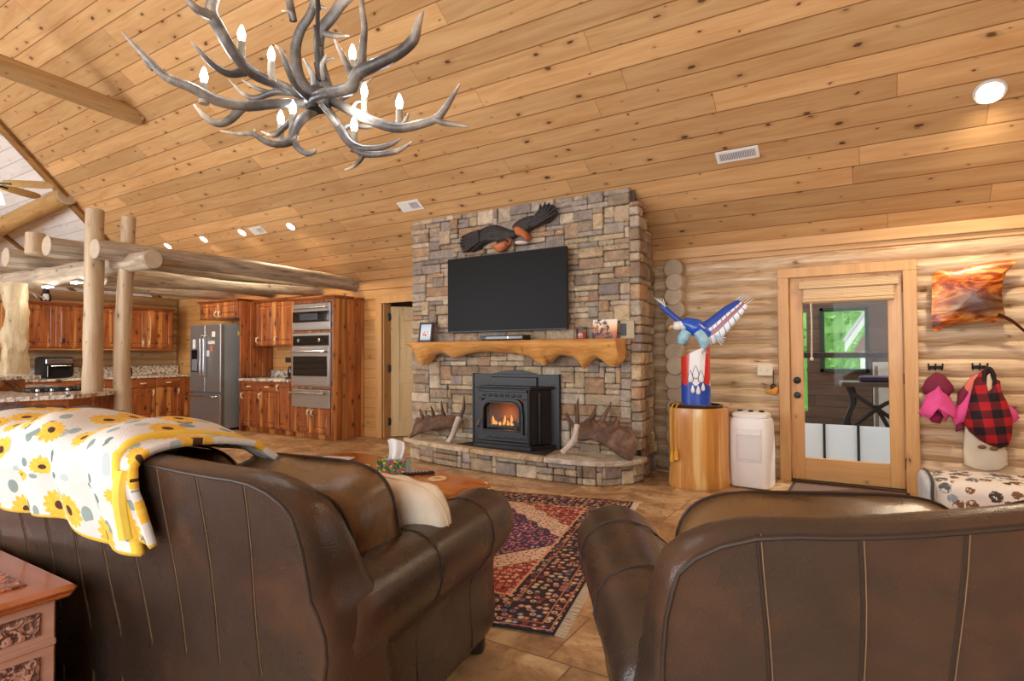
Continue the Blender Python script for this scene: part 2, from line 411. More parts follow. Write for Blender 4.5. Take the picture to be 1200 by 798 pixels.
def stone_mat(name):
    m = Mt(name, .75); v = m.obj(); n = m.noise(v, 9, 5, .65, .5); n2 = m.noise(v, 40, 3, .6)
    c = m.mix(1, m.attr(), m.grey(m.math('ADD', .12, m.math('MULTIPLY', n, 1.7))), 'MULTIPLY')
    c = m.mix(m.math('MULTIPLY', m.step(m.noise(v, 4, 3), .55, .7), .3), c, (168, 120, 78))
    m.color(c); m.bump(m.math('ADD', n, m.math('MULTIPLY', n2, .6)), 1, .035); return m.m
STONE = stone_mat('ledge_stone'); MORTAR = plain('mortar', (84, 76, 68), .9)
SLABST = stone_mat('hearth_stone')
STC = [lin(tuple(a * .62 + b * .38 for a, b in zip(c, (182, 164, 140)))) for c in ((206, 182, 148), (222, 206, 178), (186, 166, 140), (162, 154, 148), (170, 140, 110), (150, 140, 138), (196, 152, 112), (212, 190, 156), (150, 132, 112), (200, 188, 172), (214, 188, 144))]
def leather(name, d, l, tan=None, tw=.6):
    m = Mt(name, .36, spec=.5); v = m.obj(); n = m.noise(v, 2.3, 4, .6, .6); n2 = m.noise(v, 6, 3, .6)
    c = m.mix(n, d, l)
    if tan: c = m.mix(m.math('MULTIPLY', m.step(m.noise(v, 3.1, 3, .6, .5), .45, .66), tw), c, tan)
    c = m.mix(m.math('MULTIPLY', m.step(n2, .55, .8), .3), c, tuple(int(q * .7) for q in d)); m.color(c)
    m.rough(m.math('ADD', .17, m.math('MULTIPLY', n2, .22)))
    m.bump(m.math('ADD', m.vor(v, 220)['Distance'], m.math('MULTIPLY', n2, 2.0)), .13, .004); return m.m
LEATHER = leather('brown_leather', (38, 29, 23), (74, 59, 49), (96, 62, 40), .4)
LEATHERT = leather('worn_tan_leather', (84, 62, 42), (140, 106, 66), (54, 42, 34), .75)
PIPING = plain('leather_piping', (50, 38, 30), .4); STITCH = plain('tan_stitch', (120, 92, 66), .6)
# ------------------------------------------------------------------ room shell
mb = MB(); mb.span((-17, -2.6, -.08), (4, 6.62, 0), 0); struct('floor', mb, FLOORM, smooth=0)
CX = math.cos(math.radians(33.7))
def ceiling_piece(name, m, poly, lift=0):
    mb = MB(); mb.prism(poly, lambda u, v, k: (u, v, -.1 * k)); o = struct(name, mb, m, smooth=0)
    o.matrix_world = Matrix(((1, 0, 0, 0), (0, -CX, -CX * CM, CY), (0, CX * CM, -CX, CZ + lift), (0, 0, 0, 1))); return o
ceiling_piece('ceiling', PINE, [(4, 0), (-12.47, 0), (-8.95, 6.85), (4, 6.85)])
ceiling_piece('ceiling.001', WHITE_PINE, [(-12.47, 0), (-17, 0), (-17, 6.85), (-8.95, 6.85)])
def ceil_bar(name, a, b, w, m, h=.06):
    """board lying on the ceiling slope between plan points a, b"""
    A = Vector((a[0], a[1], ceil_z(a[1]) - h * .5)); B = Vector((b[0], b[1], ceil_z(b[1]) - h * .5))
    mb = MB(); d = (B - A); nrm = Vector((0, CX * CM, CX)); s = d.cross(nrm).normalized() * w / 2
    vs = [A - s, A + s, B + s, B - s]; up = nrm * h / 2
    mb.add([p - up for p in vs] + [p + up * .8 for p in vs], [(0, 1, 2, 3), (4, 5, 6, 7), (0, 1, 5, 4), (1, 2, 6, 5), (2, 3, 7, 6), (3, 0, 4, 7)])
    return struct(name, mb, m, smooth=0)
VALLEY = wood('valley_board', (168, 126, 74), (112, 76, 42), axis='y', knot=.1, rough=.5)
ceil_bar('trim_1', (-12.45, 6.3), (-8.95, .68), .17, VALLEY); ceil_bar('trim_2', (-15.4, 6.3), (-13.6, 2.2), .12, VALLEY, .05)
# log wall: round courses, split around the glazed door
mb = MB(); H = .15
for i in range(15):
    z = .075 + H * i; off = rnd.uniform(-.006, .006); r = .1
    t = rnd.uniform(.86, 1.08); w = rnd.uniform(-.05, .04); col = (t, t * (1 - max(0, -w)), t * (1 - abs(w) * 1.6), 1)
    segs = [(-2.2, 2.9)] if z > 2.02 else [(-2.2, -.74), (.26, 2.9)]
    for a, b in segs:
        n = 14; mb.tube([(a + (b - a) * k / n, 6.45 + off + .004 * sin(k * 1.7 + i), z + .003 * sin(k * 2.3 + i * 2)) for k in range(n + 1)], r, 18, col=col)
struct('wall_back', mb, LOGM, smooth=60)
mb = MB()
for i in range(15):
    z = .075 + H * i; t = rnd.uniform(.8, 1.1); c = (-1.82 + rnd.uniform(-.012, .012), 6.2 + rnd.uniform(-.02, .02), z); r = .102 + rnd.uniform(-.006, .006)
    sh = [(0, 0), (r * .9, 0), (r, .012), (r, .25)]
    mb.lathe(sh, (0, 0, 0), 22, Matrix.Translation(c) @ Matrix.Rotation(-PI / 2, 4, 'X'), (t, t * .98, t * .95, 1))
struct('wall_corner', mb, ENDG, smooth=40)
mb = MB(); mb.span((-2.2, 6.36, 2.24), (2.9, 6.6, 2.44), .004); mb.span((-2.2, 6.32, 2.29), (2.9, 6.345, 2.40), .004); struct('trim_3', mb, TRIMX)
# kitchen back wall of pine boards with the inner doorway
mb = MB()
for lo, hi in (((-12.2, 6.45, 0), (-6.36, 6.6, 2.7)), ((-5.42, 6.45, 0), (-2.1, 6.6, 2.7)), ((-6.36, 6.45, 2.06), (-5.42, 6.6, 2.7))): mb.span(lo, hi, 0)
struct('wall_kitchen_back', mb, BOARD, smooth=0)
mb = MB(); mb.span((-6.86, 6.415, 2.26), (-4.7, 6.45, 2.42)); mb.span((-6.86, 6.425, 2.12), (-4.7, 6.45, 2.255)); struct('trim_4', mb, TRIMX)
# kitchen left wall of logs, gable wall far left
mb = MB()
for i in range(16):
    z = .075 + H * i; t = rnd.uniform(.8, 1.02); mb.tube([(-12.1, -2.6 + k * 1.5, z) for k in range(7)], .1, 14, col=(t, t * .97, t * .92, 1))
struct('wall_left', mb, LOGY, smooth=60)
mb = MB(); mb.span((-17.1, -2.6, 0), (-17, 6.6, 6.3), 0); struct('wall_gable', mb, BOARDY, smooth=0)
mb = MB(); mb.span((-17, 6.45, 0), (-12.2, 6.6, 2.7), 0); struct('wall_far', mb, BOARD, smooth=0)
# hall behind the inner door
mb = MB(); mb.span((-7.4, 8.3, 0), (-4, 8.4, 2.6), 0); mb.span((-7.5, 6.6, 0), (-7.4, 8.4, 2.6), 0); mb.span((-4.1, 6.6, 0), (-4, 8.3, 2.6), 0); mb.span((-7.5, 6.6, 2.5), (-4, 8.4, 2.6), 0)
struct('wall_hall', mb, plain('hall_wall', (206, 186, 154), .7), smooth=0)
mb = MB(); mb.span((-7.5, 6.62, -.08), (-4, 8.4, 0), 0); struct('floor_hall', mb, FLOORM, smooth=0)
# inner pine door, standing open into the hall
d2 = tag(empty('door_2', (-6.33, 6.47, 0)), kind='structure')
mb = MB(); mb.span((-.12, -.055, 0), (0, -.02, 2.04)); mb.span((.93, -.055, 0), (1.05, -.02, 2.04)); mb.span((-.12, -.055, 2.04), (1.05, -.02, 2.15)); mb.span((0, -.02, 0), (.02, .13, 2.05)); struct('door_frame', mb, TRIM, d2)
R2 = Matrix.Translation((.04, .11, 0)) @ Matrix.Rotation(math.radians(47), 4, 'Z')
mb = MB(); mb.span((0, 0, .01), (.86, .04, 2.0), .004, R2)
for lo, hi in (((.0, -.012, .01), (.13, 0, 2.0)), ((.73, -.012, .01), (.86, 0, 2.0)), ((.13, -.012, .01), (.73, 0, .24)), ((.13, -.012, .82), (.73, 0, 1.0)), ((.13, -.012, 1.86), (.73, 0, 2.0))): mb.span(lo, hi, .004, R2)
mb.span((.2, -.01, .31), (.66, 0, .75), .01, R2); mb.span((.2, -.01, 1.07), (.66, 0, 1.79), .01, R2)
struct('door_panel', mb, PALEDOOR, d2)
for z in (.24, 1.05, 1.84):
    mb = MB(); mb.box((.03, .085, z), (.055, .03, .1), .006); mb.tube([(.035, .07, z - .06), (.035, .07, z + .06)], .012, 8); struct('hinge', mb, BLACK, d2)
# glazed back door
d1 = tag(empty('door_1', (-.71, 6.36, 0)), kind='structure')
mb = MB(); mb.span((-.1, -.05, 0), (0, .02, 2.0)); mb.span((.94, -.05, 0), (1.045, .02, 2.0)); mb.span((-.1, -.05, 2.0), (1.045, .02, 2.095)); mb.span((-.03, .02, 0), (0, .2, 2.02), .002); mb.span((.94, .02, 0), (.97, .2, 2.02), .002); mb.span((-.03, .02, 2.0), (.97, .2, 2.03), .002); struct('door_frame', mb, TRIM, d1)
mb = MB(); mb.span((.005, 0, .02), (.12, .045, 1.995), .005); mb.span((.82, 0, .02), (.935, .045, 1.995), .005); struct('door_stile', mb, DOORW, d1)
mb = MB(); mb.span((.12, .001, .02), (.82, .045, .235), .004); mb.span((.12, .001, 1.87), (.82, .045, 1.994), .004); struct('door_rail', mb, TRIMX, d1)
def glass(name, tint=(1, 1, 1), refl=1.0, clear=.9):
    m = Mt(name); t = m.n('ShaderNodeBsdfTransparent'); g = m.n('ShaderNodeBsdfGlossy'); g.inputs['Roughness'].default_value = .01
    t.inputs[0].default_value = (*[clear * q for q in tint], 1); fr = m.n('ShaderNodeFresnel'); fr.inputs[0].default_value = 1.45; mx = m.n('ShaderNodeMixShader')
    m.put(mx.inputs[0], m.math('MULTIPLY', fr.outputs[0], refl)); m.t.links.new(t.outputs[0], mx.inputs[1]); m.t.links.new(g.outputs[0], mx.inputs[2]); m.t.links.new(mx.outputs[0], m.out.inputs[0]); return m.m
GLASS = glass('window_glass', refl=.22)
mb = MB(); mb.span((.118, .018, .233), (.822, .026, 1.872), 0); struct('pane', mb, GLASS, d1, smooth=0)
for z in (.99, .845):
    mb = MB(); mb.lathe([(0, 0), (.03, 0), (.032, .008), (.012, .012), (.012, .03), (.026, .036), (.028, .05), (.02, .06), (0, .062)] if z < .9 else [(0, 0), (.034, 0), (.034, .012), (.02, .02), (0, .022)], (0, 0, 0), 16, Matrix.Translation((.062, 0, z)) @ Matrix.Rotation(PI / 2, 4, 'X')); struct('door_knob' if z < .9 else 'deadbolt', mb, BLACK, d1)
for z in (.25, 1.02, 1.86):
    mb = MB(); mb.tube([(.945, -.01, z - .05), (.945, -.01, z + .05)], .011, 8); mb.span((.936, -.006, z - .045), (.975, .004, z + .045), .002); struct('hinge', mb, plain('bronze', (70, 52, 40), .45, .6), d1)
mb = MB(); mb.span((0, -.06, 0), (.94, .14, .018), .004); struct('threshold', mb, plain('threshold_metal', (60, 46, 38), .4, .4), d1)
# rolled wooden blind at the top of the glass
bl = thing('roller_blind', 'pale woven wood blind rolled up at the top of the glazed door', 'blind', (-.62, 6.36, 1.72))
BLW = wood('blind_slats', (236, 208, 166), (214, 180, 134), plank=.012, pax='z', seam=.004, vary=.15, knot=0, rough=.6)
mb = MB(); mb.span((0, -.06, .16), (.82, -.003, .235), .006); struct_o = mb.build('headrail', BLW, bl)
mb = MB(); mb.span((.03, -.05, .02), (.79, -.006, .165), .015)
for q in (.0, .03): mb.span((.03, -.056, .03 + q), (.79, -.046, .05 + q), .006)
mb.build('slat_roll', BLW, bl)
CORDM = plain('cord', (226, 216, 190), .7)
mb = MB(); mb.tube(catmull([(.1, -.04, .03), (.105, -.035, -.2), (.1, -.03, -.48), (.108, -.03, -.5), (.112, -.035, -.2), (.11, -.04, .03)]), .003, 6); mb.ball((.104, -.03, -.52), .018); mb.build('pull_cord', CORDM, bl)
# ------------------------------------------------------------------ stone fireplace
def ashlar(Wd, Ht, u, seed, wmax=5, hmax=3):
    R = random.Random(seed); nx = max(1, round(Wd / u)); nz = max(1, round(Ht / u)); ux = Wd / nx; uz = Ht / nz
    used = [[0] * nx for _ in range(nz)]; out = []
    for j in range(nz):
        for i in range(nx):
            if used[j][i]: continue
            w = R.choice([2, 3, 3, 4, 4, 5, 6, 7][:wmax + 3]); h = R.choice([1, 1, 1, 1, 2, 2, 2, 3][:hmax + 5])
            if w == 2: h = min(h, 2)
            k = 0
            while k < w and i + k < nx and not used[j][i + k]: k += 1
            w = max(1, k); h = min(h, nz - j)
            for b in range(h):
                for a in range(w): used[j + b][i + a] = 1
            out.append((i * ux, j * uz, w * ux, h * uz))
    return out
def scol(R):
    c = R.choice(STC); k = R.uniform(.72, 1.06); return (c[0] * k, c[1] * k, c[2] * k, 1)
YF, XL, XR = 5.52, -4.92, -1.95
fp = thing('stone_fireplace', 'tall stacked-stone fireplace chimney with a raised curved stone hearth', 'fireplace', (-3.4, 5.52, 0))
def W2L(o, p): return tuple(a - b for a, b in zip(p, o.location))
def top_at(y): return ceil_z(y) - .012
mb = MB(); R = random.Random(3); Hc = top_at(YF + .01)
OX, OY = 3.4, -5.52
for x, z, w, h in ashlar(XR - XL - .1, Hc, .056, 5, 5, 3):
    if z + h < .2: continue
    pr = R.uniform(-.012, .022); hi = min(z + h, Hc) - .005
    mb.span((XL + x + .0015 + OX, YF - pr + OY, z + .002), (XL + x + w - .0015 + OX, YF + .1 + OY, hi + .003), R.uniform(.006, .014), col=scol(R))
# quoin stones wrapping the right corner and the tapering right side
z = 0; k = 0
while z < Hc - .03:
    h = R.choice((.062, .09, .124, .16)); hi = min(z + h, Hc) - .006; y0 = YF - R.uniform(0, .02)
    x0 = XR - .1 - (.0 if k % 2 else .0); d = .14 if k % 2 else .26
    if z > .2 and min(hi, top_at(y0 + d)) - z > .03: mb.span((x0 + OX, y0 + OY, z + .002), (XR + R.uniform(-.008, .014) + OX, y0 + d + OY, min(hi, top_at(y0 + d))), .012, col=scol(R))
    # side courses
    y = y0 + d
    while y < 6.3:
        L = R.uniform(.14, .34); y2 = min(y + L, 6.33); xs = XR - .16 * (y - YF) / .8
        zt = min(hi, top_at(y2))
        if zt - z > .02: mb.span((xs - .12 + OX, y + .004 + OY, z + .005), (xs + R.uniform(-.015, .012) + OX, y2 - .004 + OY, zt), .012, col=scol(R))
        y = y2
    z += h; k += 1
mb.build('chimney_stone', STONE, fp, smooth=25)
mb = MB(); b = .06
mb.add([(XL + .03 + OX, YF + .05 + OY, .0), (XR - .06 + OX, YF + .05 + OY, 0), (XR - .2 + OX, 6.32 + OY, 0), (XL + .03 + OX, 6.32 + OY, 0), (XL + .03 + OX, YF + .05 + OY, top_at(YF + .05)), (XR - .06 + OX, YF + .05 + OY, top_at(YF + .05)), (XR - .2 + OX, 6.32 + OY, top_at(6.32)), (XL + .03 + OX, 6.32 + OY, top_at(6.32))],
       [(0, 1, 2, 3), (4, 5, 6, 7), (0, 1, 5, 4), (1, 2, 6, 5), (2, 3, 7, 6), (3, 0, 4, 7)])
mb.build('mortar_core', MORTAR, fp, smooth=0)
# hearth: bowed slab on a stone base
slab = [(-4.93, 5.50), (-4.92, 5.36), (-4.75, 5.29), (-4.4, 5.2), (-3.9, 5.1), (-3.4, 5.04), (-2.9, 5.01), (-2.5, 5.01), (-2.3, 5.04), (-2.13, 5.1), (-1.98, 5.24), (-1.91, 5.42), (-1.9, 5.55), (-2.0, 5.56)]
mb = MB(); cuts = [(-4.95, -3.72), (-3.71, -2.78), (-2.77, -1.8)]
def clipx(poly, a, b):
    def cl(P, f):
        o = []
        for i in range(len(P)):
            p, q = P[i - 1], P[i]; fp_, fq = f(p), f(q)
            if fp_ * fq < 0: t = fp_ / (fp_ - fq); o.append((p[0] + (q[0] - p[0]) * t, p[1] + (q[1] - p[1]) * t))
            if fq >= 0: o.append(q)
        return o
    return cl(cl(poly, lambda p: p[0] - a), lambda p: b - p[0])
for i, (a, b) in enumerate(cuts):
    c = lin([(214, 196, 166), (196, 172, 140), (206, 198, 182)][i])
    mb.prism(clipx(slab, a, b), lambda u, v, k: (u + OX, v + OY, .2 + .05 * k), c)
o = mb.build('hearth_slab', SLABST, fp, smooth=0)
md = o.modifiers.new('edge', 'BEVEL'); md.width = .01; md.segments = 2; md.limit_method = 'ANGLE'
mb = MB(); base = [(-4.84, 5.4), (-4.62, 5.33), (-4.31, 5.25), (-3.9, 5.19), (-3.4, 5.13), (-2.9, 5.11), (-2.4, 5.12), (-2.2, 5.15), (-2.0, 5.42), (-1.96, 5.6)]
for i in range(len(base) - 1):
    p, q = Vector((*base[i], 0)), Vector((*base[i + 1], 0)); L = (q - p).length; d = (q - p).normalized(); n = Vector((d.y, -d.x, 0))
    for x, z, w, h in ashlar(L, .2, .066, 40 + i, 4, 2):
        M = Matrix(((d.x, -n.x, 0, p.x + OX), (d.y, -n.y, 0, p.y + OY), (0, 0, 1, 0), (0, 0, 0, 1)))
        mb.span((x + .003, -R.uniform(0, .018), z + .004), (x + w - .003, .1, z + h - .003), .01, M, scol(R))
mb.build('hearth_base', STONE, fp, smooth=25)
mb = MB(); mb.prism([(-4.8, 5.46), (-4.6, 5.4), (-3.9, 5.25), (-3.4, 5.2), (-2.4, 5.19), (-2.22, 5.22), (-2.06, 5.46)], lambda u, v, k: (u + OX, v + OY, .001 + .197 * k)); mb.build('hearth_core', MORTAR, fp, smooth=0)
# ------------------------------------------------------------------ live-edge mantel
MANT = wood('mantel_pine', (234, 182, 106), (186, 118, 54), axis='x', knot=.45, rough=.36, grain=1.8, coat=.3, kdark=(120, 66, 28))
mt = thing('mantel_shelf', 'thick live-edge pine mantel with a ragged lower edge on the stone chimney', 'shelf', (-3.5, 5.5, 1.41))
low = [(-1.36, -.02), (-1.33, -.06), (-1.22, -.12), (-1.17, -.16), (-1.15, -.24), (-1.08, -.29), (-1.03, -.24), (-.97, -.17), (-.86, -.13), (-.74, -.14), (-.66, -.18), (-.6, -.2), (-.54, -.17), (-.42, -.14), (-.2, -.12), (.05, -.13), (.25, -.15), (.38, -.18), (.46, -.22), (.5, -.27), (.54, -.23), (.58, -.29), (.62, -.24), (.7, -.17), (.8, -.16), (.92, -.19), (.98, -.25), (1.02, -.31), (1.06, -.25), (1.12, -.2), (1.2, -.19), (1.26, -.24), (1.3, -.27), (1.36, -.28), (1.4, -.25), (1.42, -.15), (1.41, 0)]
N = 72; secs = []
def low_at(x):
    for (a, b), (c, d) in zip(low, low[1:]):
        if a <= x <= c: return b + (d - b) * (x - a) / max(c - a, 1e-6)
    return -.1
for i in range(N + 1):
    x = -1.36 + 2.77 * i / N; zl = low_at(min(x, 1.405)); zl = min(zl, -.02); e = .02 * mnoise.noise(Vector((x * 3, 0, 1)))
    yf = -.27 + e + (.1 * max(0, 1 - (x + 1.36) / .22)); w = .02 * mnoise.noise(Vector((x * 5, 4, 1)))
    secs.append([(x, -.005, 0), (x, yf, 0), (x, yf - .02, -.02), (x, yf + .0 + w, zl * .4), (x, yf + .05 + w, zl * .75), (x, yf + .10, zl), (x, -.03, zl * .9), (x, -.005, zl * .6)])
mb = MB(); mb.loft(secs); mb.build('shelf_log', MANT, mt, smooth=50)
# ------------------------------------------------------------------ television
tv = thing('television', 'large black flat-screen television mounted above the mantel', 'television', (-3.475, 5.4, 1.52), math.radians(-.6))
mb = MB(); mb.span((-.79, 0, -.005), (.79, .035, .865), .006); mb.build('casing', BLACK, tv)
SCRN = plain('screen_off', (14, 14, 15), .42, 0, .15, .02)
mb = MB(); mb.span((-.782, -.003, .012), (.782, .001, .857), 0); mb.build('screen', SCRN, tv, smooth=0)
mb = MB(); mb.span((-.785, -.006, -.004), (.785, .002, .012), .002); mb.build('bottom_bezel', BLACK, tv)
mb = MB(); mb.span((-.3, .03, .2), (.3, .09, .65), .01); mb.span((-.22, .06, .3), (.22, .115, .55), .004); mb.build('wall_mount', BLACK, tv)
# ------------------------------------------------------------------ things on the mantel
MZ = 1.411
pf = thing('picture_frame', 'small dark-framed photo of red flowers at the left end of the mantel', 'picture frame', (-4.57, 5.36, MZ), math.radians(4))
mb = MB(); T = Matrix.Rotation(math.radians(-9), 4, 'X')
for lo, hi in (((-.1, -.012, 0), (.1, .012, .025)), ((-.1, -.012, .215), (.1, .012, .24)), ((-.1, -.012, .0), (-.075, .012, .24)), ((.075, -.012, 0), (.1, .012, .24))): mb.span(lo, hi, .004, T)
mb.build('frame', plain('dark_frame', (52, 46, 44), .4), pf)
m = Mt('flower_photo', .3); v = m.obj(); x, y, z = m.sep(v); dd = m.vmath('LENGTH', m.vmath('MULTIPLY', m.vmath('SUBTRACT', v, (0, 0, .1)), (1, 0, 1.6)))
m.color(m.mix(m.math('MULTIPLY', m.math('LESS_THAN', dd, .05), m.math('GREATER_THAN', m.noise(v, 40, 2), .5)), m.ramp(m.math('MULTIPLY', z, 4), [(0, (150, 190, 215)), (.4, (226, 236, 240)), (1, (170, 208, 230))]), (188, 44, 48)))
mb = MB(); mb.span((-.076, -.006, .02), (.076, .008, .22), 0, T); mb.build('photo', m.m, pf, smooth=0)
mb = MB(); mb.span((-.02, .012, .01), (.02, .07, .02), .002); mb.span((-.02, .012, .01), (.02, .022, .14), .002, T); mb.build('easel_back', BLACK, pf)
cb = thing('cable_box', 'slim black media box lying on the mantel under the television', 'media box', (-3.43, 5.36, MZ))
mb = MB(); mb.span((-.28, -.08, .008), (.28, .08, .055), .006); mb.build('case', BLACK, cb)
mb = MB(); mb.span((-.2, -.083, .016), (.27, -.079, .046), .002); mb.build('front_panel', plain('purple_panel', (46, 42, 60), .2), cb)
mb = MB(); [mb.lathe([(0, 0), (.012, 0), (.012, .009), (0, .009)], (sx * .24, sy * .06, 0), 10) for sx in (-1, 1) for sy in (-1, 1)]; mb.build('foot', BLACK, cb)
mb = MB(); mb.lathe([(0, 0), (.009, 0), (.009, .006), (0, .006)], (0, 0, 0), 12, Matrix.Translation((.09, -.082, .03)) @ Matrix.Rotation(PI / 2, 4, 'X')); mb.build('button', CHROME, cb)
cj = thing('candle_jar', 'glass jar holding a pink candle with a dark lid on the mantel', 'candle', (-2.5, 5.35, MZ))
mb = MB(); mb.lathe([(0, 0), (.055, 0), (.06, .01), (.06, .085), (.052, .1), (.05, .1), (.055, .08), (.055, .012), (0, .008)], seg=24); mb.build('jar', glass('jar_glass', (1, .96, .94), .8, .95), cj, smooth=50)
mb = MB(); mb.lathe([(0, .009), (.053, .01), (.053, .07), (0, .072)], seg=24); mb.build('candle_wax', plain('pink_wax', (198, 108, 92), .5), cj)
mb = MB(); mb.lathe([(0, .1), (.055, .1), (.056, .118), (.03, .124), (0, .126)], seg=24); mb.build('lid', plain('jar_lid', (70, 78, 76), .4), cj)
pc = thing('photo_canvas', 'unframed photo print of dark trees at sunset leaning at the right of the mantel', 'picture', (-2.285, 5.42, MZ))
m = Mt('sunset_print', .35); v = m.obj(); x, y, z = m.sep(v); n = m.noise(v, 22, 4, .7); n2 = m.noise(v, 9, 3)
sky = m.ramp(m.math('ADD', m.math('MULTIPLY', z, 5), m.math('MULTIPLY', n2, .3)), [(.1, (110, 60, 48)), (.45, (190, 116, 84)), (.7, (236, 190, 130)), (1, (244, 230, 210))])
tr = m.math('MULTIPLY', m.step(n, .46, .54), m.math('LESS_THAN', m.math('ADD', m.math('ABSOLUTE', m.math('ADD', x, .04)), m.math('MULTIPLY', z, .35)), .13))
m.color(m.mix(tr, sky, (52, 38, 52)))
mb = MB(); mb.span((-.13, -.012, 0), (.13, .012, .195), .003, Matrix.Rotation(math.radians(-7), 4, 'X')); mb.build('print', m.m, pc)
ws = thing('wall_switch', 'tan wall plate with a black dimmer switch on the stones right of the mantel photo', 'switch', (-2.06, 5.49, 1.5))
mb = MB(); mb.span((-.085, -.008, -.09), (.06, .008, .09), .003); mb.build('plate', plain('tan_plate', (172, 156, 124), .5), ws)
mb = MB(); mb.span((-.08, -.014, -.06), (-.02, -.006, .06), .003); mb.build('rocker', BLACK, ws)
# ------------------------------------------------------------------ eagle carving above the television
we = thing('eagle_carving', 'carved dark-winged eagle relief hung high on the stones above the television', 'wall carving', (-3.45, 5.47, 2.62))
FEATH = Mt('black_feathers', .5); v = FEATH.obj(); w = FEATH.noise(FEATH.map(v, (8, 1, 30), rot=(0, .35, 0)), 2, 3, .6, .6)
FEATH.color(FEATH.mix(w, (22, 22, 24), (62, 58, 58))); FEATH.bump(w, .8, .02)
X_, Z_, Yn = (1, 0, 0), (0, 0, 1), (0, -1, 0)
lw = smooth_poly([(.14, -.03), (.02, .03), (-.14, .10), (-.24, .115), (-.38, .08), (-.56, .06), (-.65, 0), (-.66, -.09), (-.63, -.13), (-.6, -.16), (-.53, -.16), (-.48, -.17), (-.4, -.14), (-.33, -.10), (-.2, -.075), (-.05, -.1)], 4)
mb = MB(); mb.inflate(lw, (0, 0, 0), X_, Z_, Yn, .06, .02, wob=.02, freq=14)
rw = smooth_poly([(.1, .0), (.06, .06), (.14, .12), (.26, .145), (.36, .15), (.42, .22), (.5, .245), (.58, .22), (.62, .15), (.58, .1), (.5, .05), (.4, .03), (.3, .0), (.22, -.05), (.14, -.06)], 4)
mb.inflate(rw, (0, -.01, 0), X_, Z_, Yn, .06, .02, wob=.02, freq=14)
mb.build('wing', FEATH.m, we, smooth=30)
mb = MB()
for k, (tx, tz) in enumerate(((.44, .25), (.5, .262), (.55, .25), (.595, .225), (.625, .18), (.63, .13))): mb.tube(catmull([(.3 + k * .008, -.05, .05 - k * .006), (.42 + k * .01, -.065, .13 - k * .012), (tx, -.045, tz)]), [.02, .026, .006], 8)
mb.build('flight_feathers', FEATH.m, we)
mb = MB()
for k in range(6): mb.tube(catmull([(-.36, -.055, .05 - k * .022), (-.5, -.06, .02 - k * .03), (-.655 + abs(k - 2) * .018, -.035, .015 - k * .036)]), [.02, .026, .01], 8)
mb.build('flight_feathers', FEATH.m, we)
ORN = wood('carved_orange', (204, 124, 72), (160, 84, 44), axis='x', knot=0, rough=.5)
mb = MB(); mb.inflate(smooth_poly([(.1, .04), (.16, .05), (.24, .0), (.29, -.07), (.28, -.13), (.22, -.09), (.13, -.045)], 4), (0, -.03, 0), X_, Z_, Yn, .07, .02)
mb.inflate(smooth_poly([(-.2, -.13), (-.14, -.12), (-.06, -.1), (.0, -.1), (.02, -.14), (-.02, -.19), (-.1, -.215), (-.16, -.18)], 4), (0, -.03, 0), X_, Z_, Yn, .06, .02); mb.build('body', ORN, we)
mb = MB(); mb.inflate(smooth_poly([(.12, -.13), (.18, -.115), (.26, -.13), (.28, -.16), (.22, -.165), (.14, -.155)], 4), (0, -.05, 0), X_, Z_, Yn, .05, .01); mb.build('head', plain('white_paint', (214, 206, 196), .5), we)
mb = MB()
for a, b_ in (((.02, -.09, -.12), (.08, -.1, -.17)), ((.05, -.09, -.09), (.11, -.1, -.13)), ((.1, -.09, -.1), (.06, -.1, -.16)), ((.03, -.1, -.15), (.1, -.1, -.14))): mb.tube([a, b_], [.018, .012], 8)
mb.build('talon', plain('talon_brown', (128, 72, 50), .5), we)
# ------------------------------------------------------------------ pellet stove insert
st = thing('stove_insert', 'black cast-iron stove insert with a burning fire behind its arched glass door', 'stove', (-3.385, 5.5, .251))
mb = MB(); mb.span((-.55, -.03, 0), (-.3, .0, .645)); mb.span((.33, -.03, 0), (.55, 0, .645)); mb.span((-.55, -.03, .645), (.55, 0, .79))
mb.prism([(-.3, .79)] + [(-.3 + .6 * k / 12, .79 + .045 * sin(PI * k / 12)) for k in range(13)] + [(.3, .79)], lambda u, v, k: (u, -.035 + .03 * k, v)); mb.span((-.3, -.05, .64), (.3, -.03, .76), .008)
mb.span((-.565, -.04, .0), (-.54, .0, .795), .004); mb.span((.54, -.04, 0), (.565, 0, .795), .004)
mb.build('surround', BLACK, st)
mb = MB(); f0, f1 = -.33, .32
mb.span((f0, -.25, .06), (f0 + .03, -.02, .62)); mb.span((f0, -.25, .6), (f1, -.02, .64), .01); mb.span((f0 - .02, -.28, .635), (f1 + .04, -.02, .665), .01); mb.span((f0 - .03, -.3, .0), (f1 + .05, -.02, .05), .01); mb.span((f0 - .01, -.275, .045), (f1 + .02, -.02, .08), .01)
mb.prism([(f1 - .03, -.25), (f1, -.25), (f1 + .15, -.02), (f1 + .1, -.02)], lambda u, v, k: (u, v, .06 + .57 * k)); mb.prism([(f0 - .02, -.28), (f1 + .03, -.28), (f1 + .19, -.02), (f0 - .02, -.02)], lambda u, v, k: (u, v, .637 + .03 * k)); mb.prism([(f0 - .02, -.29), (f1 + .04, -.29), (f1 + .2, -.02), (f0 - .02, -.02)], lambda u, v, k: (u, v, .002 + .05 * k)); mb.span((f0 + .03, -.03, .06), (f1, -.02, .62), 0)
for q in (.0, .06): mb.tube([(f1 + q * 1.2, -.255 + q * 1.6, .08), (f1 + q * 1.2, -.255 + q * 1.6, .6)], .016, 8)
mb.build('firebox', IRON, st)
mb = MB(); a0, a1, b0, b1 = -.245, .225, .2, .5
outer = [(f0 + .02, .08), (f1 - .02, .08), (f1 - .02, .6), (f0 + .02, .6)]
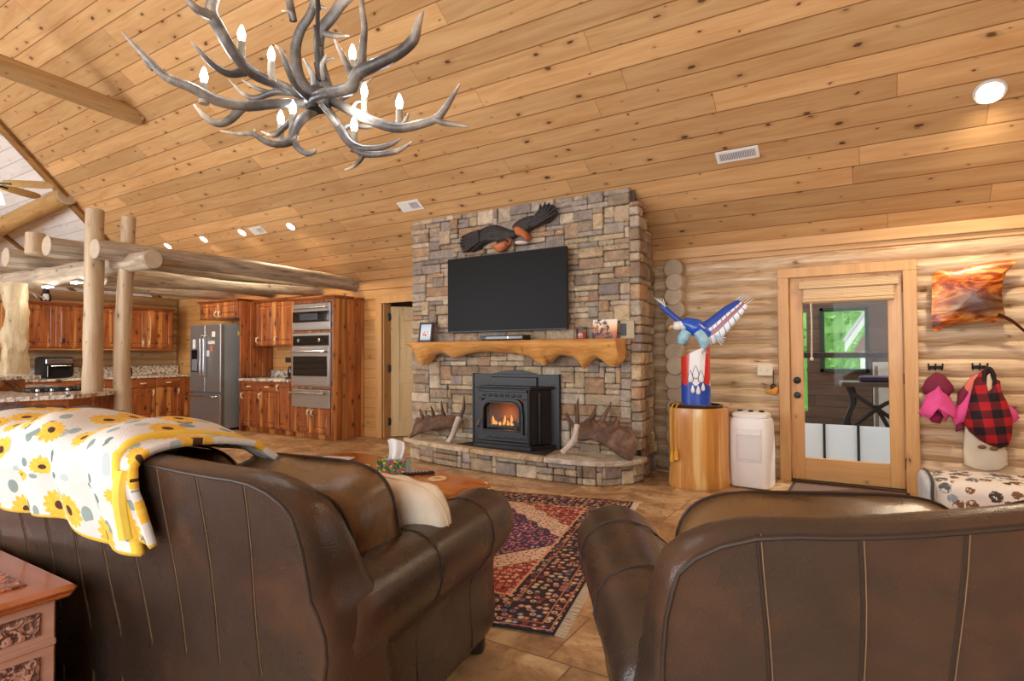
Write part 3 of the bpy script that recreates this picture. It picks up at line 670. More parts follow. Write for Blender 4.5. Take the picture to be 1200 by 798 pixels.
arch = [(a0, b0), (a1, b0), (a1, b1 - .1)] + [(a1 - .1 + .1 * cos(t * PI / 12), b1 - .1 + .1 * sin(t * PI / 12)) for t in range(1, 7)] + [(a0 + .1 - .1 * sin(t * PI / 12), b1 - .1 + .1 * cos(t * PI / 12)) for t in range(0, 7)]
def ring(mb, inner, grow, y0, y1):
    cx = sum(p[0] for p in inner) / len(inner); cy = sum(p[1] for p in inner) / len(inner)
    out = [(p[0] + (grow if p[0] > cx else -grow), p[1] + (grow if p[1] > cy else -grow)) for p in inner]; n = len(inner)
    vs = [(u, y, v) for y in (y0, y1) for P in (inner, out) for u, v in P]; fs = []
    for k in range(n):
        q = (k + 1) % n; fs += [(k, q, n + q, n + k), (2 * n + k, 2 * n + q, 3 * n + q, 3 * n + k), (k, q, 2 * n + q, 2 * n + k), (n + k, n + q, 3 * n + q, 3 * n + k)]
    mb.add(vs, fs)
ring(mb, arch, .035, -.285, -.245); mb.tube([(u, -.287, v) for u, v in arch + arch[:1]], .011, 6)
mb.span((f0 + .01, -.262, .08), (f1 - .01, -.245, .17)); mb.span((f0 + .01, -.262, .17), (f0 + .06, -.245, .53)); mb.span((f1 - .07, -.262, .17), (f1 - .01, -.245, .53)); mb.span((f0 + .01, -.262, .53), (f1 - .01, -.245, .61))
for k in range(7): mb.ball((f0 + .09 + k * .075, -.266, .57), (.026, .008, .018), 10)
for k in range(5): mb.tube([(f0 + .1 + k * .1, -.266, .105), (f0 + .16 + k * .1, -.268, .125), (f0 + .2 + k * .1, -.266, .105)], .006, 6)
dr = mb.build('door', IRON, st)
mb = MB(); mb.prism(arch, lambda u, v, k: (u, -.258 + .006 * k, v)); mb.build('glass', glass('stove_glass', (.75, .62, .5), .5, .8), dr, smooth=0)
mb = MB(); mb.tube([(a0 - .05, -.27, .22), (a0 - .06, -.31, .24), (a0 - .015, -.325, .31)], [.006, .008, .008], 8); mb.build('handle', CHROME, dr)
mb = MB()
FIREB = plain('fire_brick', (124, 84, 58), .9, bump=.4)
mb.span((-.27, -.12, .1), (.25, -.08, .56), .004); mb.build('fire_brick', FIREB, st)
mb = MB()
for k, (a, b_) in enumerate((((-.2, -.19, .22), (.1, -.16, .25)), ((-.05, -.2, .24), (.2, -.17, .22)), ((-.1, -.17, .28), (.12, -.2, .27)))): mb.tube(catmull([a, [(p + q) / 2 + .01 for p, q in zip(a, b_)], b_]), [.03, .035, .028], 10, jit=.3)
mb.build('fire_log', plain('charred_log', (52, 36, 28), .9, bump=.5), st)
mb = MB(); Rf = random.Random(4)
for k in range(7):
    x = (-.15, -.12, -.06, -.02, .03, .08, .1)[k]; h = (.09, .04, .03, .1, .05, .11, .06)[k]
    mb.tube(catmull([(x, -.21, .25), (x + Rf.uniform(-.015, .015), -.21, .25 + h * .5), (x + Rf.uniform(-.02, .02), -.205, .25 + h)]), [.018, .015, .002], 7)
mb.build('flame', Mt('flame', 1).color((0, 0, 0, 1)).emit((255, 196, 110), 2.4).m, st)
l = bpy.data.lights.new('fire_lamp', 'POINT'); l.energy = 3; l.color = (1, .6, .25); l.shadow_soft_size = .04; lo = bpy.data.objects.new('fire_lamp', l); COL.objects.link(lo); lo.location = (-3.385, 5.27, .6); lo['kind'] = 'helper'
pad = thing('hearth_pad', 'thin black pad on the hearth in front of the stove', 'mat', (-3.385, 5.25, .25))
mb = MB(); mb.prism([(-.62, -.02), (.6, -.17), (.52, .2), (-.55, .2)], lambda u, v, k: (u, v, .001 + .008 * k)); mb.build('pad', plain('black_pad', (44, 43, 44), .7), pad, smooth=0)
# ------------------------------------------------------------------ moose antlers on the hearth
MOOSE = Mt('moose_antler', .6); v = MOOSE.obj(); n = MOOSE.noise(v, 7, 4, .65, .8); n2 = MOOSE.noise(v, 30, 3)
MOOSE.color(MOOSE.mix(MOOSE.math('MULTIPLY', n2, .6), MOOSE.ramp(n, [(.3, (62, 42, 32)), (.5, (104, 70, 48)), (.7, (146, 116, 90))]), (52, 36, 28))); MOOSE.bump(n, .6, .02)
PALE = plain('antler_burr', (196, 184, 172), .55, var=.15)
def moose(loc, flip, label, tines, palm, stem, rz=0):
    r = thing('moose_antler', label, 'antler', loc, rz, 'moose antlers on the hearth'); s = -1 if flip else 1; T = Vector((0, -.2, .98))
    mb = MB(); mb.inflate([(s * u, v) for u, v in smooth_poly(palm, 4)], (0, 0, 0), (1, 0, 0), (0, .42, .9), (0, -.9, .42), .035, .0, wob=.018, freq=9, both=True); mb.build('palm', MOOSE.m, r, smooth=50)
    for t in tines:
        mb = MB(); mb.tube(catmull([(s * u, .42 * v + w, .9 * v) for u, v, w in t]), [.026, .02, .005], 9, jit=.2); mb.build('tine', MOOSE.m, r)
    mb = MB(); mb.tube(catmull([(s * u, .42 * v + w, .9 * v) for u, v, w in stem]), [.034, .03, .034, .04], 10, jit=.15); mb.build('beam', PALE, r)
    return r
moose((-2.62, 5.2, .262), False, 'brown moose antler standing on the hearth right of the stove',
      [[(.07, .3, 0), (.05, .45, -.02), (.045, .6, -.05)], [(.06, .28, 0), (-.01, .36, -.04), (-.05, .46, -.08)], [(.19, .36, 0), (.23, .44, -.01), (.25, .53, -.03)], [(.3, .34, 0), (.36, .46, -.01), (.4, .58, -.03)], [(.46, .31, 0), (.49, .36, -.01), (.5, .41, -.02)]],
      [(.03, .2), (.07, .3), (.13, .36), (.2, .41), (.27, .36), (.34, .4), (.4, .34), (.47, .38), (.54, .32), (.62, .33), (.69, .24), (.72, .15), (.71, .05), (.68, -.0), (.58, .02), (.48, .08), (.36, .14), (.24, .17), (.12, .15)],
      [(-.03, .02, -.03), (.03, .1, -.02), (.07, .18, -.01), (.07, .31, 0)])
moose((-4.1, 5.26, .262), True, 'smaller brown moose antler on the hearth left of the stove',
      [[(-.03, .3, 0), (-.06, .42, -.02), (-.04, .58, -.05)], [(.2, .3, 0), (.24, .38, -.02), (.28, .5, -.04)], [(.36, .29, 0), (.4, .36, 0), (.44, .42, -.01)], [(.5, .25, 0), (.56, .32, 0), (.6, .38, -.01)]],
      [(.0, .18), (.0, .27), (.08, .33), (.18, .31), (.28, .33), (.36, .29), (.46, .31), (.52, .25), (.62, .27), (.63, .18), (.62, .08), (.64, .0), (.54, .05), (.42, .09), (.28, .14), (.14, .16)],
      [(.02, .0, -.03), (.0, .08, -.02), (-.01, .18, -.01), (-.02, .3, 0)])
# ------------------------------------------------------------------ stump with cord
STUMPM = wood('stump_wood', (228, 170, 88), (176, 110, 48), axis='z', knot=0, rough=.35, grain=.9, coat=.35, streak=((240, 200, 130), .56))
sp = thing('tree_stump', 'varnished tree trunk pedestal standing on the floor right of the fireplace', 'pedestal', (-1.47, 5.72, 0))
mb = MB(); prof = []; n = 40
for z in (0, .02, .2, .4, .6, .72, .745):
    q = []
    for k in range(n):
        a = 2 * PI * k / n; r = .275 + .012 * sin(3 * a + 1) + .01 * sin(5 * a) + (.012 if z < .1 else 0) - (.006 if z in (0, .745) else 0)
        q.append((r * cos(a), r * sin(a) * .92, z))
    prof.append(q)
mb.loft(prof); mb.build('trunk', STUMPM, sp, smooth=50)
mb = MB(); mb.lathe([(0, .745), (.245, .745), (.25, .765), (.23, .772), (.225, .758), (0, .758)], seg=40, sy=.92); mb.build('top_tray', plain('dark_tray', (54, 42, 36), .18), sp)
tc = thing('tassel_cord', 'gold cord with two tassels hanging down the front of the trunk pedestal', 'cord', (-1.62, 5.49, .77))
GOLD = plain('gold_cord', (214, 158, 48), .6, bump=.3)
mb = MB()
for q, l in ((0, .42), (.04, .4)): mb.tube(catmull([(q + .02, .12, .012), (q, -.0, .012), (q - .01, -.035, -.04), (q - .012, -.05, -.2), (q - .005, -.055, -l)]), .006, 8)
mb.build('cord', GOLD, tc)
for q, l in ((-.005, .42), (.035, .4)):
    mb = MB(); mb.lathe([(0, .02), (.012, .015), (.014, 0), (.009, -.01), (.018, -.03), (.024, -.1), (0, -.1)], (q, -.055, -l), 12); mb.build('tassel', GOLD, tc)
# ------------------------------------------------------------------ painted eagle statue
es = thing('eagle_statue', 'painted red, white and blue eagle with raised wings perched on a striped column', 'statue', (-1.455, 5.66, .775))
m = Mt('flag_column', .3); v = m.obj(); x, y, z = m.sep(v)
red = (206, 52, 40); ww = (236, 236, 238); blu = (32, 74, 176)
sx = m.math('ADD', x, m.math('MULTIPLY', z, -.06)); c = m.ramp(m.math('ADD', m.math('MULTIPLY', sx, 3.4), .5), [(0, red), (.29, red), (.3, ww), (.76, ww), (.77, red), (.9, red), (.91, ww)], 'CONSTANT')
wav = m.math('ADD', z, m.math('MULTIPLY', m.math('SINE', m.math('MULTIPLY', x, 60)), .02)); c = m.mix(m.math('LESS_THAN', wav, .2), c, blu)
vv = m.vor(m.map(v, (1, .0, .55), (.03, 0, .01)), 15, rand=.35); tear = m.math('MULTIPLY', m.math('LESS_THAN', vv['Distance'], .36), m.math('MULTIPLY', m.math('GREATER_THAN', z, .1), m.math('LESS_THAN', z, .31)))
tear2 = m.math('MULTIPLY', m.math('LESS_THAN', vv['Distance'], .44), m.math('MULTIPLY', m.math('GREATER_THAN', z, .1), m.math('LESS_THAN', z, .31)))
m.color(c)
mb = MB(); n = 28; rows = []
for q in (0, .02, .25, .5, 1):
    rows.append([(.135 * cos(2 * PI * k / n) * (1.04 if q < .01 else 1), .1 * sin(2 * PI * k / n), q * (.52 + .05 * cos(2 * PI * k / n) / .9) if q < 1 else .5 + .45 * .135 * cos(2 * PI * k / n)) for k in range(n)])
mb.loft(rows); mb.build('column', m.m, es, smooth=50)
for i, (a, z0, sz) in enumerate(((-100, .25, 1.2), (-79, .29, 1.3), (-58, .25, 1.2), (-91, .14, .9), (-70, .13, 1.0), (-50, .16, .9))):
    A = math.radians(a); O = Vector((.137 * cos(A), .102 * sin(A), z0)); Nn = Vector((cos(A) / .135, sin(A) / .1, 0)).normalized(); Tn = Vector((-Nn.y, Nn.x, 0))
    dr = [(0, .06), (.012, .03), (.02, .0), (.018, -.022), (0, -.034), (-.018, -.022), (-.02, 0), (-.012, .03)]
    mb = MB(); mb.inflate([(u * sz * 1.25, v * sz * 1.12) for u, v in dr], O - Nn * .002, Tn, (0, 0, 1), Nn, .003, .004); mb.build('feather_outline', plain('navy_line', (36, 52, 110), .3), es)
    mb = MB(); mb.inflate([(u * sz, v * sz) for u, v in dr], O, Tn, (0, 0, 1), Nn, .006, .004); mb.build('feather_motif', plain('motif_white', (240, 243, 246), .3), es)
BLUE = plain('eagle_blue', (36, 84, 190), .28, var=.25, sc=30, coat=.3)
mb = MB(); mb.tube(catmull([(-.12, -.02, .755), (-.07, -.02, .77), (0, 0, .735), (.07, .02, .69), (.14, .03, .655)]), [.035, .06, .085, .075, .035], 14, jit=.1); mb.build('body', BLUE, es, smooth=60)
mb = MB(); mb.ball((-.155, -.03, .755), (.058, .045, .046), 16); mb.tube([(-.13, -.02, .755), (-.08, -.02, .765)], [.045, .055], 12); hd = mb.build('head', plain('eagle_white', (236, 232, 220), .3), es)
mb = MB(); mb.tube(catmull([(-.2, -.04, .75), (-.225, -.045, .74), (-.235, -.047, .722)]), [.02, .014, .003], 8); mb.build('beak', plain('beak_yellow', (220, 176, 80), .35), hd)
mb = MB(); [mb.ball((-.19, yy, .765), .007, 8) for yy in (-.065, .0)]; mb.build('eye', BLACK, hd)
PALEB = plain('pale_blue', (150, 196, 216), .3, var=.15, sc=30)
for (a, b_, cc) in (((-.06, -.05, .7), (-.1, -.06, .63), (-.12, -.07, .575)), ((.04, -.03, .69), (.09, -.04, .6), (.085, -.05, .53))):
    mb = MB(); mb.tube(catmull([a, b_, cc]), [.05, .055, .028], 12, jit=.1); lg = mb.build('leg', PALEB, es, smooth=60)
    mb = MB(); [mb.tube(catmull([cc, (cc[0] + dx, cc[1] - .02, cc[2] - .025), (cc[0] + dx * 1.6, cc[1] - .03, cc[2] - .05)]), [.014, .01, .003], 6) for dx in (-.03, 0, .03)]; mb.build('talon', plain('talon_grey', (150, 140, 120), .4), lg)
def wing_mat(nm, ang):
    m = Mt(nm, .3, coat=.2); u = m.uv(); x, y, z = m.sep(u)
    c = m.ramp(y, [(0, blu), (.33, (30, 70, 170)), (.34, (236, 238, 242)), (.46, (232, 234, 240)), (.47, (150, 40, 60)), (.66, (170, 52, 66)), (.67, (226, 232, 240)), (1, (206, 216, 232))], 'CONSTANT')
    fe = m.math('FRACT', m.math('MULTIPLY', x, 11)); c = m.mix(m.math('LESS_THAN', fe, .14), c, (60, 74, 120)); m.color(c); return m.m
def wing(pts, chord, m, tips, name='wing'):
    P = catmull(pts, 8); N = len(P) - 1
    mb = MB()
    def fn(u, v):
        i = u * N; k = min(int(i), N - 1); p = P[k].lerp(P[k + 1], i - k); c = chord(u)
        q = p + Vector(c[0]) * v + Vector((0, -.012 * sin(PI * v), 0)); return q, (u, v * c[1])
    mb.grid(30, 8, fn); o = mb.build(name, m, es, thick=.014, normals=False)
    mb = MB()
    for a, b_ in tips: mb.tube(catmull([a, tuple((p + q) / 2 for p, q in zip(a, b_)), b_]), [.011, .01, .002], 6, flat=.5)
    mb.build('wing_tip', plain('tip_white', (230, 230, 228), .4), o)
wing([(.02, 0, .76), (.12, .02, .81), (.26, .05, .92), (.38, .07, .985)], lambda u: ((.04 + .05 * u, .0, -.06 - .17 * sin(PI * min(1, u * .75 + .25))), 1), wing_mat('wing_paint', 0),
     [((.36 + .012 * k, .07, .98 - .018 * k), (.43 + .022 * k, .085, 1.04 - .012 * k)) for k in range(5)])
wing([(-.05, 0, .765), (-.13, -.02, .82), (-.25, -.05, .93), (-.31, -.07, .985)], lambda u: ((.05 * (1 - u), .0, -.05 - .03 * sin(PI * u)), .3), wing_mat('wing_paint_far', 0),
     [((-.3 + .012 * k, -.07, .975 - .012 * k), (-.375 + .03 * k, -.085, 1.04 - .004 * k)) for k in range(4)])
mb = MB()
for k in range(5): mb.tube(catmull([(.12, .03, .67), (.19, .035, .655 - .01 * k), (.27 - .012 * abs(k - 1), .04, .65 - .022 * k)]), [.02, .03, .018], 8, flat=.35)
mb.build('tail', plain('tail_white', (206, 218, 230), .35), es)
# ------------------------------------------------------------------ white portable unit
ac = thing('air_purifier', 'white upright air unit with three black knobs beside the glazed door', 'appliance', (-1.0, 5.9, 0), math.radians(-4))
mb = MB(); secs = []
def rrect(w, d, r, z, n=5, ch=0):
    o = []
    for cx, cy, a0 in ((w / 2 - r, d / 2 - r, 0), (-w / 2 + r, d / 2 - r, 90), (-w / 2 + r, -d / 2 + r, 180), (w / 2 - r, -d / 2 + r, 270)):
        o += [(cx + r * cos(math.radians(a0 + 90 * k / n)), cy + r * sin(math.radians(a0 + 90 * k / n)), z) for k in range(n + 1)]
    return o
mb.loft([rrect(.35, .27, .06, .012), rrect(.37, .29, .07, .03), rrect(.375, .29, .07, .35), rrect(.365, .285, .07, .6), rrect(.34, .27, .07, .645), rrect(.3, .24, .07, .655)])
mb.build('body', WHITEP, ac, smooth=40)
mb = MB(); mb.loft([rrect(.3, .22, .06, .65), rrect(.32, .24, .06, .66), rrect(.32, .24, .06, .685), rrect(.27, .19, .06, .705), rrect(.2, .14, .05, .71)]); mb.build('top_cover', WHITEP, ac, smooth=40)
mb = MB(); mb.span((-.1, -.152, .25), (.12, -.14, .52), .004); mb.span((-.085, -.156, .27), (.105, -.148, .46), .003); mb.build('front_panel', plain('panel_white', (226, 226, 226), .4, 0, .5, .02), ac)
mb = MB(); mb.span((-.1, -.158, .49), (.12, -.146, .56), .02); mb.span((-.09, -.162, .5), (.11, -.15, .515), .004); mb.build('handle', WHITEP, ac)
for x in (-.09, .01, .1):
    mb = MB(); mb.lathe([(0, 0), (.024, 0), (.026, .02), (.02, .034), (0, .036)], (x, -.06 + abs(x) * .2, .69), 14); mb.build('knob', BLACK, ac)
mb = MB(); [mb.lathe([(0, 0), (.02, 0), (.02, .02), (0, .02)], (x, y, 0), 10) for x in (-.11, .11) for y in (-.08, .08)]; mb.build('foot', BLACK, ac)
# ------------------------------------------------------------------ switch plate, tassel ornament
lw_ = thing('light_switch', 'cream double switch plate on the log wall left of the glazed door', 'switch', (-.94, 6.34, 1.09))
mb = MB(); mb.box((0, 0, 0), (.145, .012, .12), .004); mb.build('plate', CREAMP, lw_)
for x in (-.032, .032):
    mb = MB(); mb.box((x, -.01, 0), (.012, .02, .028), .003, Matrix.Identity(4)); mb.build('toggle', CREAMP, lw_)
to = thing('wall_ornament', 'small orange tassel ornament hanging on the log wall beside the door frame', 'ornament', (-.86, 6.325, .9))
mb = MB(); mb.tube(catmull([(0, .02, .18), (.0, 0, .1), (0, 0, .02)]), .005, 6); mb.ball((0, -.005, .02), (.03, .02, .035), 12); mb.build('bead', plain('dark_bead', (70, 44, 30), .5), to)
mb = MB(); mb.inflate(smooth_poly([(-.09, -.02), (-.02, .0), (.04, .03), (.03, -.05), (-.02, -.06)], 3), (0, -.01, 0), X_, Z_, Yn, .02, .005); mb.build('tassel', plain('orange_tassel', (216, 150, 60), .6), to)
# ------------------------------------------------------------------ stingray wall art
sr = thing('stingray_art', 'glossy amber and black stingray sculpture hung on the log wall above the coats', 'wall art', (.72, 6.26, 1.72))
m = Mt('amber_ray', .35, coat=.15); v = m.obj(); n = m.noise(m.map(v, (2, 2, 6.5), rot=(0, -.5, 0)), 1.5, 4, .62, 1.6); x, y, z = m.sep(v)
c = m.ramp(n, [(.32, (70, 24, 10)), (.42, (158, 62, 18)), (.5, (216, 112, 30)), (.58, (244, 168, 66)), (.68, (255, 226, 170))])
d = m.vmath('LENGTH', m.vmath('MULTIPLY', m.vmath('SUBTRACT', v, (.06, 0, -.06)), m.comb(2.3, 0, 4.4))); c = m.mix(m.math('MULTIPLY', m.math('SUBTRACT', 1, m.step(d, .15, 1)), .9), c, (44, 26, 28)); m.color(c)
ro = [aY(px, py, 6.23) for px, py in ((1092, 325), (1096, 319), (1104, 317), (1118, 316), (1132, 313), (1150, 309), (1168, 306), (1182, 305), (1194, 305), (1186, 312), (1179, 320), (1175, 331), (1174, 343), (1175, 356), (1178, 368), (1174, 374), (1164, 378), (1150, 376), (1135, 378), (1118, 379), (1106, 383), (1097, 389), (1093, 386), (1091, 372), (1092, 350))]
poly = [(p.x - .72, p.z - 1.72) for p in ro]
mb = MB(); mb.inflate(poly, (0, -.03, 0), X_, Z_, Yn, .05, .012, rings=(1, .95, .85, .68, .45, .2), exp=.8); mb.build('body', m.m, sr, smooth=50)
mb = MB(); t0 = aY(1177, 371, 6.2); mb.tube(catmull([(t0.x - .72 - .04, -.06, t0.z - 1.72 + .02), (t0.x - .72 + .05, -.06, t0.z - 1.72 - .04), (t0.x - .72 + .14, -.05, t0.z - 1.72 - .14), (t0.x - .72 + .3, -.04, t0.z - 1.72 - .33)]), [.016, .013, .01, .005], 8); mb.build('tail', plain('ray_tail', (66, 26, 14), .2), sr)
# ------------------------------------------------------------------ coats on hooks
IRONH = plain('hook_iron', (40, 34, 30), .5, .5)
def cloth(name, c, var=.18): return plain(name, c, .8, var=var, sc=5, bump=.2)
PINK = cloth('pink_cloth', (240, 84, 152)); MAROON = cloth('maroon_cloth', (122, 34, 62)); SALMON = cloth('salmon_cloth', (226, 120, 104))
m = Mt('buffalo_plaid', .85); v = m.obj(); x, y, z = m.sep(v)
fx = m.math('LESS_THAN', m.math('FRACT', m.math('MULTIPLY', m.math('ADD', x, m.math('MULTIPLY', z, .15)), 7.2)), .5); fz = m.math('LESS_THAN', m.math('FRACT', m.math('MULTIPLY', m.math('ADD', z, m.math('MULTIPLY', x, -.12)), 7.2)), .5)
m.color(m.ramp(m.math('MULTIPLY', m.math('ADD', fx, fz), .5), [(0, (186, 26, 38)), (.4, (104, 22, 30)), (.9, (26, 16, 20))], 'CONSTANT')); m.bump(m.noise(v, 9, 3), .4, .02); PLAID = m.m
def px(poly, Y, ox, oz): return [(aY(a, b, Y).x - ox, aY(a, b, Y).z - oz) for a, b in poly]
def hook(x, z):
    h = thing('coat_hook', 'dark iron coat hook on the log wall holding ' + ('the pink jacket' if x < .6 else 'the plaid jacket'), 'hook', (x, 6.345, z), 0)
    mb = MB(); mb.box((0, -.006, 0), (.1, .012, .03), .004); mb.build('back_plate', IRONH, h)
    for s in (-1, 0, 1):
        mb = MB(); mb.tube(catmull([(s * .035, -.01, 0), (s * .045, -.04, -.02), (s * .05, -.06, .0), (s * .05, -.062, .025)]), .006, 8); mb.ball((s * .05, -.062, .028), .009, 8); mb.build('prong', IRONH, h)
hook(.455, 1.125); hook(.76, 1.13)
pj = thing('child_jacket', 'bright pink child jacket with a maroon hood hanging left on its own hook', 'jacket', (.44, 6.27, .85))
mb = MB(); mb.inflate(px([(1082, 462), (1080, 455), (1086, 444), (1097, 436), (1107, 440), (1117, 452), (1118, 458), (1110, 466), (1098, 456), (1088, 462)], 6.27, .44, .85), (0, -.01, 0), X_, Z_, Yn, .06, .03, wob=.02); mb.build('hood', MAROON, pj, smooth=60)
mb = MB(); mb.inflate(px([(1085, 463), (1099, 447), (1109, 455), (1114, 466), (1120, 478), (1119, 490), (1112, 486), (1108, 494), (1104, 476), (1100, 484), (1097, 476), (1088, 490), (1082, 488), (1076, 484), (1081, 474)], 6.27, .44, .85), (0, -.025, 0), X_, Z_, Yn, .07, .03, wob=.05, freq=14); mb.build('jacket_body', PINK, pj, smooth=60)
mb = MB(); mb.inflate(px([(1088, 490), (1093, 480), (1101, 482), (1106, 488), (1102, 497), (1092, 495)], 6.27, .44, .85), (0, .0, 0), X_, Z_, Yn, .05, .02, wob=.04, freq=18); mb.build('cuff', cloth('dark_pink', (150, 30, 84)), pj, smooth=60)
p2 = thing('long_sleeved_jacket', 'pink jacket with a salmon hood hanging behind the plaid jacket', 'jacket', (.76, 6.3, .85))
mb = MB(); mb.inflate(px([(1128, 455), (1134, 446), (1144, 438), (1152, 440), (1160, 446), (1150, 470), (1140, 470), (1126, 466)], 6.3, .76, .85), (0, 0, 0), X_, Z_, Yn, .04, .03, wob=.02); mb.build('hood', SALMON, p2, smooth=60)
mb = MB(); mb.inflate(px([(1138, 454), (1146, 456), (1140, 478), (1130, 494), (1120, 498), (1114, 488), (1124, 472)], 6.3, .76, .85), (0, -.01, 0), X_, Z_, Yn, .05, .03, wob=.02); mb.inflate(px([(1166, 460), (1178, 470), (1192, 482), (1195, 490), (1186, 497), (1172, 500), (1160, 490)], 6.3, .76, .85), (0, 0, 0), X_, Z_, Yn, .05, .03, wob=.02); mb.build('sleeve', PINK, p2, smooth=60)
mb = MB(); mb.inflate(px([(1122, 462), (1130, 452), (1138, 456), (1130, 474), (1122, 480)], 6.3, .76, .85), (0, -.0, 0), X_, Z_, Yn, .04, .02); mb.inflate(px([(1120, 492), (1128, 494), (1130, 503), (1120, 506)], 6.3, .76, .85), (0, 0, 0), X_, Z_, Yn, .03, .02); mb.build('lining', MAROON, p2, smooth=60)
wt = thing('hand_towel', 'cream towel hanging below the plaid jacket', 'towel', (.79, 6.3, .4))
mb = MB(); mb.inflate(px([(1131, 500), (1136, 498), (1160, 514), (1176, 522), (1181, 530), (1181, 545), (1172, 551), (1155, 552.5), (1140, 549), (1130, 544), (1129, 530)], 6.3, .79, .4), (0, 0, 0), X_, Z_, Yn, .03, .02, wob=.015, freq=10); mb.build('towel_cloth', cloth('cream_cloth', (232, 222, 198), .06), wt, smooth=60)
mb = MB(); mb.tube([tuple(Vector((p[0], -.012, p[1]))) for p in px([(1130, 543), (1140, 547.5), (1155, 550.5), (1172, 549), (1181, 543)], 6.3, .79, .4)], .006, 6); mb.build('hem', cloth('cream_hem', (214, 202, 176)), wt)
pl = thing('plaid_jacket', 'red and black buffalo plaid jacket hanging right of the pink jacket', 'jacket', (.8, 6.24, .85))
mb = MB(); mb.inflate(px([(1138, 462), (1142, 446), (1150, 436), (1155, 432), (1160, 434), (1162, 446), (1166, 444), (1172, 446), (1173, 458), (1180, 470), (1187, 490), (1186, 512), (1182, 522), (1172, 526), (1160, 522), (1148, 516), (1136, 506), (1130, 496), (1134, 478)], 6.24, .8, .85), (0, 0, 0), X_, Z_, Yn, .1, .04, wob=.03, freq=9); mb.build('jacket_body', PLAID, pl, smooth=60)
mb = MB(); mb.inflate(px([(1155, 440), (1158, 437), (1161, 446), (1160, 456), (1156, 458), (1154, 450)], 6.24, .8, .85), (0, -.085, 0), X_, Z_, Yn, .012, .01); mb.build('label_lining', cloth('cream_lining', (222, 196, 168)), pl)
mb = MB(); mb.tube(catmull([(p[0], -.06, p[1]) for p in px([(1152, 450), (1153, 436), (1158, 431.5), (1163, 440), (1163, 458), (1158, 460)], 6.24, .8, .85)]), .016, 8); mb.build('collar', cloth('black_cloth', (38, 24, 28)), pl)
mb = MB(); [mb.ball((p[0], -.04, p[1]), (.03, .012, .018), 10) for p in px([(1150, 523), (1164, 525)], 6.24, .8, .85)]; mb.build('toggle', plain('toggle_brown', (120, 76, 40), .5), pl)
# ------------------------------------------------------------------ dog bed by the log wall
pb = thing('dog_bed', 'white dog bed printed with small brown and grey dogs by the log wall', 'dog bed', (.75, 5.75, 0), math.radians(2))
m = Mt('dog_print', .85); v = m.obj(); vo = m.vor(m.map(v, (11, 11, 11)), 1.0, rand=.9); n = m.noise(v, 26, 3, .7); cc = m.sep(vo['Color'])
k = m.math('MULTIPLY', m.math('LESS_THAN', m.math('ADD', vo['Distance'], m.math('MULTIPLY', n, .5)), .72), m.math('GREATER_THAN', n, .44))
m.color(m.mix(k, (238, 234, 228), m.ramp(cc[0], [(0, (128, 92, 66)), (.35, (96, 100, 108)), (.6, (70, 62, 60)), (.8, (150, 168, 182))], 'CONSTANT'))); DOGP = m.m
mb = MB(); mb.soft((0, 0, .17), (.86, .62, .27), 4, 10, wob=.015, seed=3); mb.build('mattress', DOGP, pb, smooth=60)
mb = MB(); mb.soft((-.41, -.02, .17), (.1, .56, .25), 3.5, 8); mb.build('side_panel', plain('pale_blue_panel', (196, 206, 212), .7), pb, smooth=60)
mb = MB(); ring_pts = [(-.4 + .008, -.3, .06), (-.405, -.31, .17), (-.4, -.28, .28), (-.4, 0, .3), (-.4, .26, .28)]; mb.tube(catmull(ring_pts), .011, 8); mb.build('piping', plain('bed_piping', (74, 66, 70), .6), pb)
dm = thing('door_mat', 'dark brown rubber-edged mat on the tiles in front of the glazed door', 'mat', (-.22, 5.98, 0))
mb = MB(); mb.span((-.47, -.29, .0), (.47, .29, .009), .003); mb.build('mat_edge', plain('mat_rubber', (58, 46, 42), .8), dm)
mb = MB(); mb.span((-.44, -.26, .006), (.44, .26, .013), .002); mb.build('mat_pile', plain('mat_brown', (112, 88, 76), .95, var=.3, sc=60, bump=.5), dm)
# ------------------------------------------------------------------ enclosed porch seen through the glass
DARKW = wood('porch_wood', (128, 102, 84), (84, 64, 52), axis='x', plank=.16, pax='z', seam=.01, vary=.3, knot=.2, rough=.6)
PDECK = wood('porch_deck', (112, 86, 70), (72, 54, 44), axis='x', plank=.14, pax='y', seam=.008, vary=.25, knot=.15, rough=.5)
mb = MB(); mb.span((-3.0, 6.63, -.1), (3.0, 9.6, -.01), 0); struct('floor_porch', mb, PDECK, smooth=0)
PW = 9.5; q0 = aY(965, 365, PW); q1 = aY(1013, 365, PW); zt = q0.z; zb = aY(965, 432, PW).z; qn0 = aY(938, 400, PW).x; qn1 = aY(945.5, 400, PW).x
mb = MB(); mb.span((-3, PW, 0), (-1.5, PW + .12, .8), 0); mb.span((-1.5, PW, 0), (qn0, PW + .12, 2.6), 0); mb.span((qn1, PW, 0), (q0.x, PW + .12, 2.6), 0); mb.span((qn0, PW, 0), (qn1, PW + .12, .4), 0); mb.span((qn0, PW, 1.85), (qn1, PW + .12, 2.6), 0)
mb.span((q0.x, PW, 0), (q1.x, PW + .12, zb), 0); mb.span((q0.x, PW, zt), (q1.x, PW + .12, 2.6), 0); mb.span((q1.x, PW, 0), (.6, PW + .12, 2.6), 0); mb.span((.6, PW, 0), (3, PW + .12, .8), 0); struct('wall_porch', mb, DARKW, smooth=0)
mb = MB(); mb.span((-3.1, 6.63, 0), (-3, PW + .12, .8), 0); mb.span((3, 6.63, 0), (3.1, PW + .12, .8), 0); struct('wall_porch_side', mb, DARKW, smooth=0)
mb = MB(); mb.span((-3.1, 6.63, 2.6), (3.1, 7.7, 2.7), 0); struct('ceiling_porch', mb, DARKW, smooth=0)
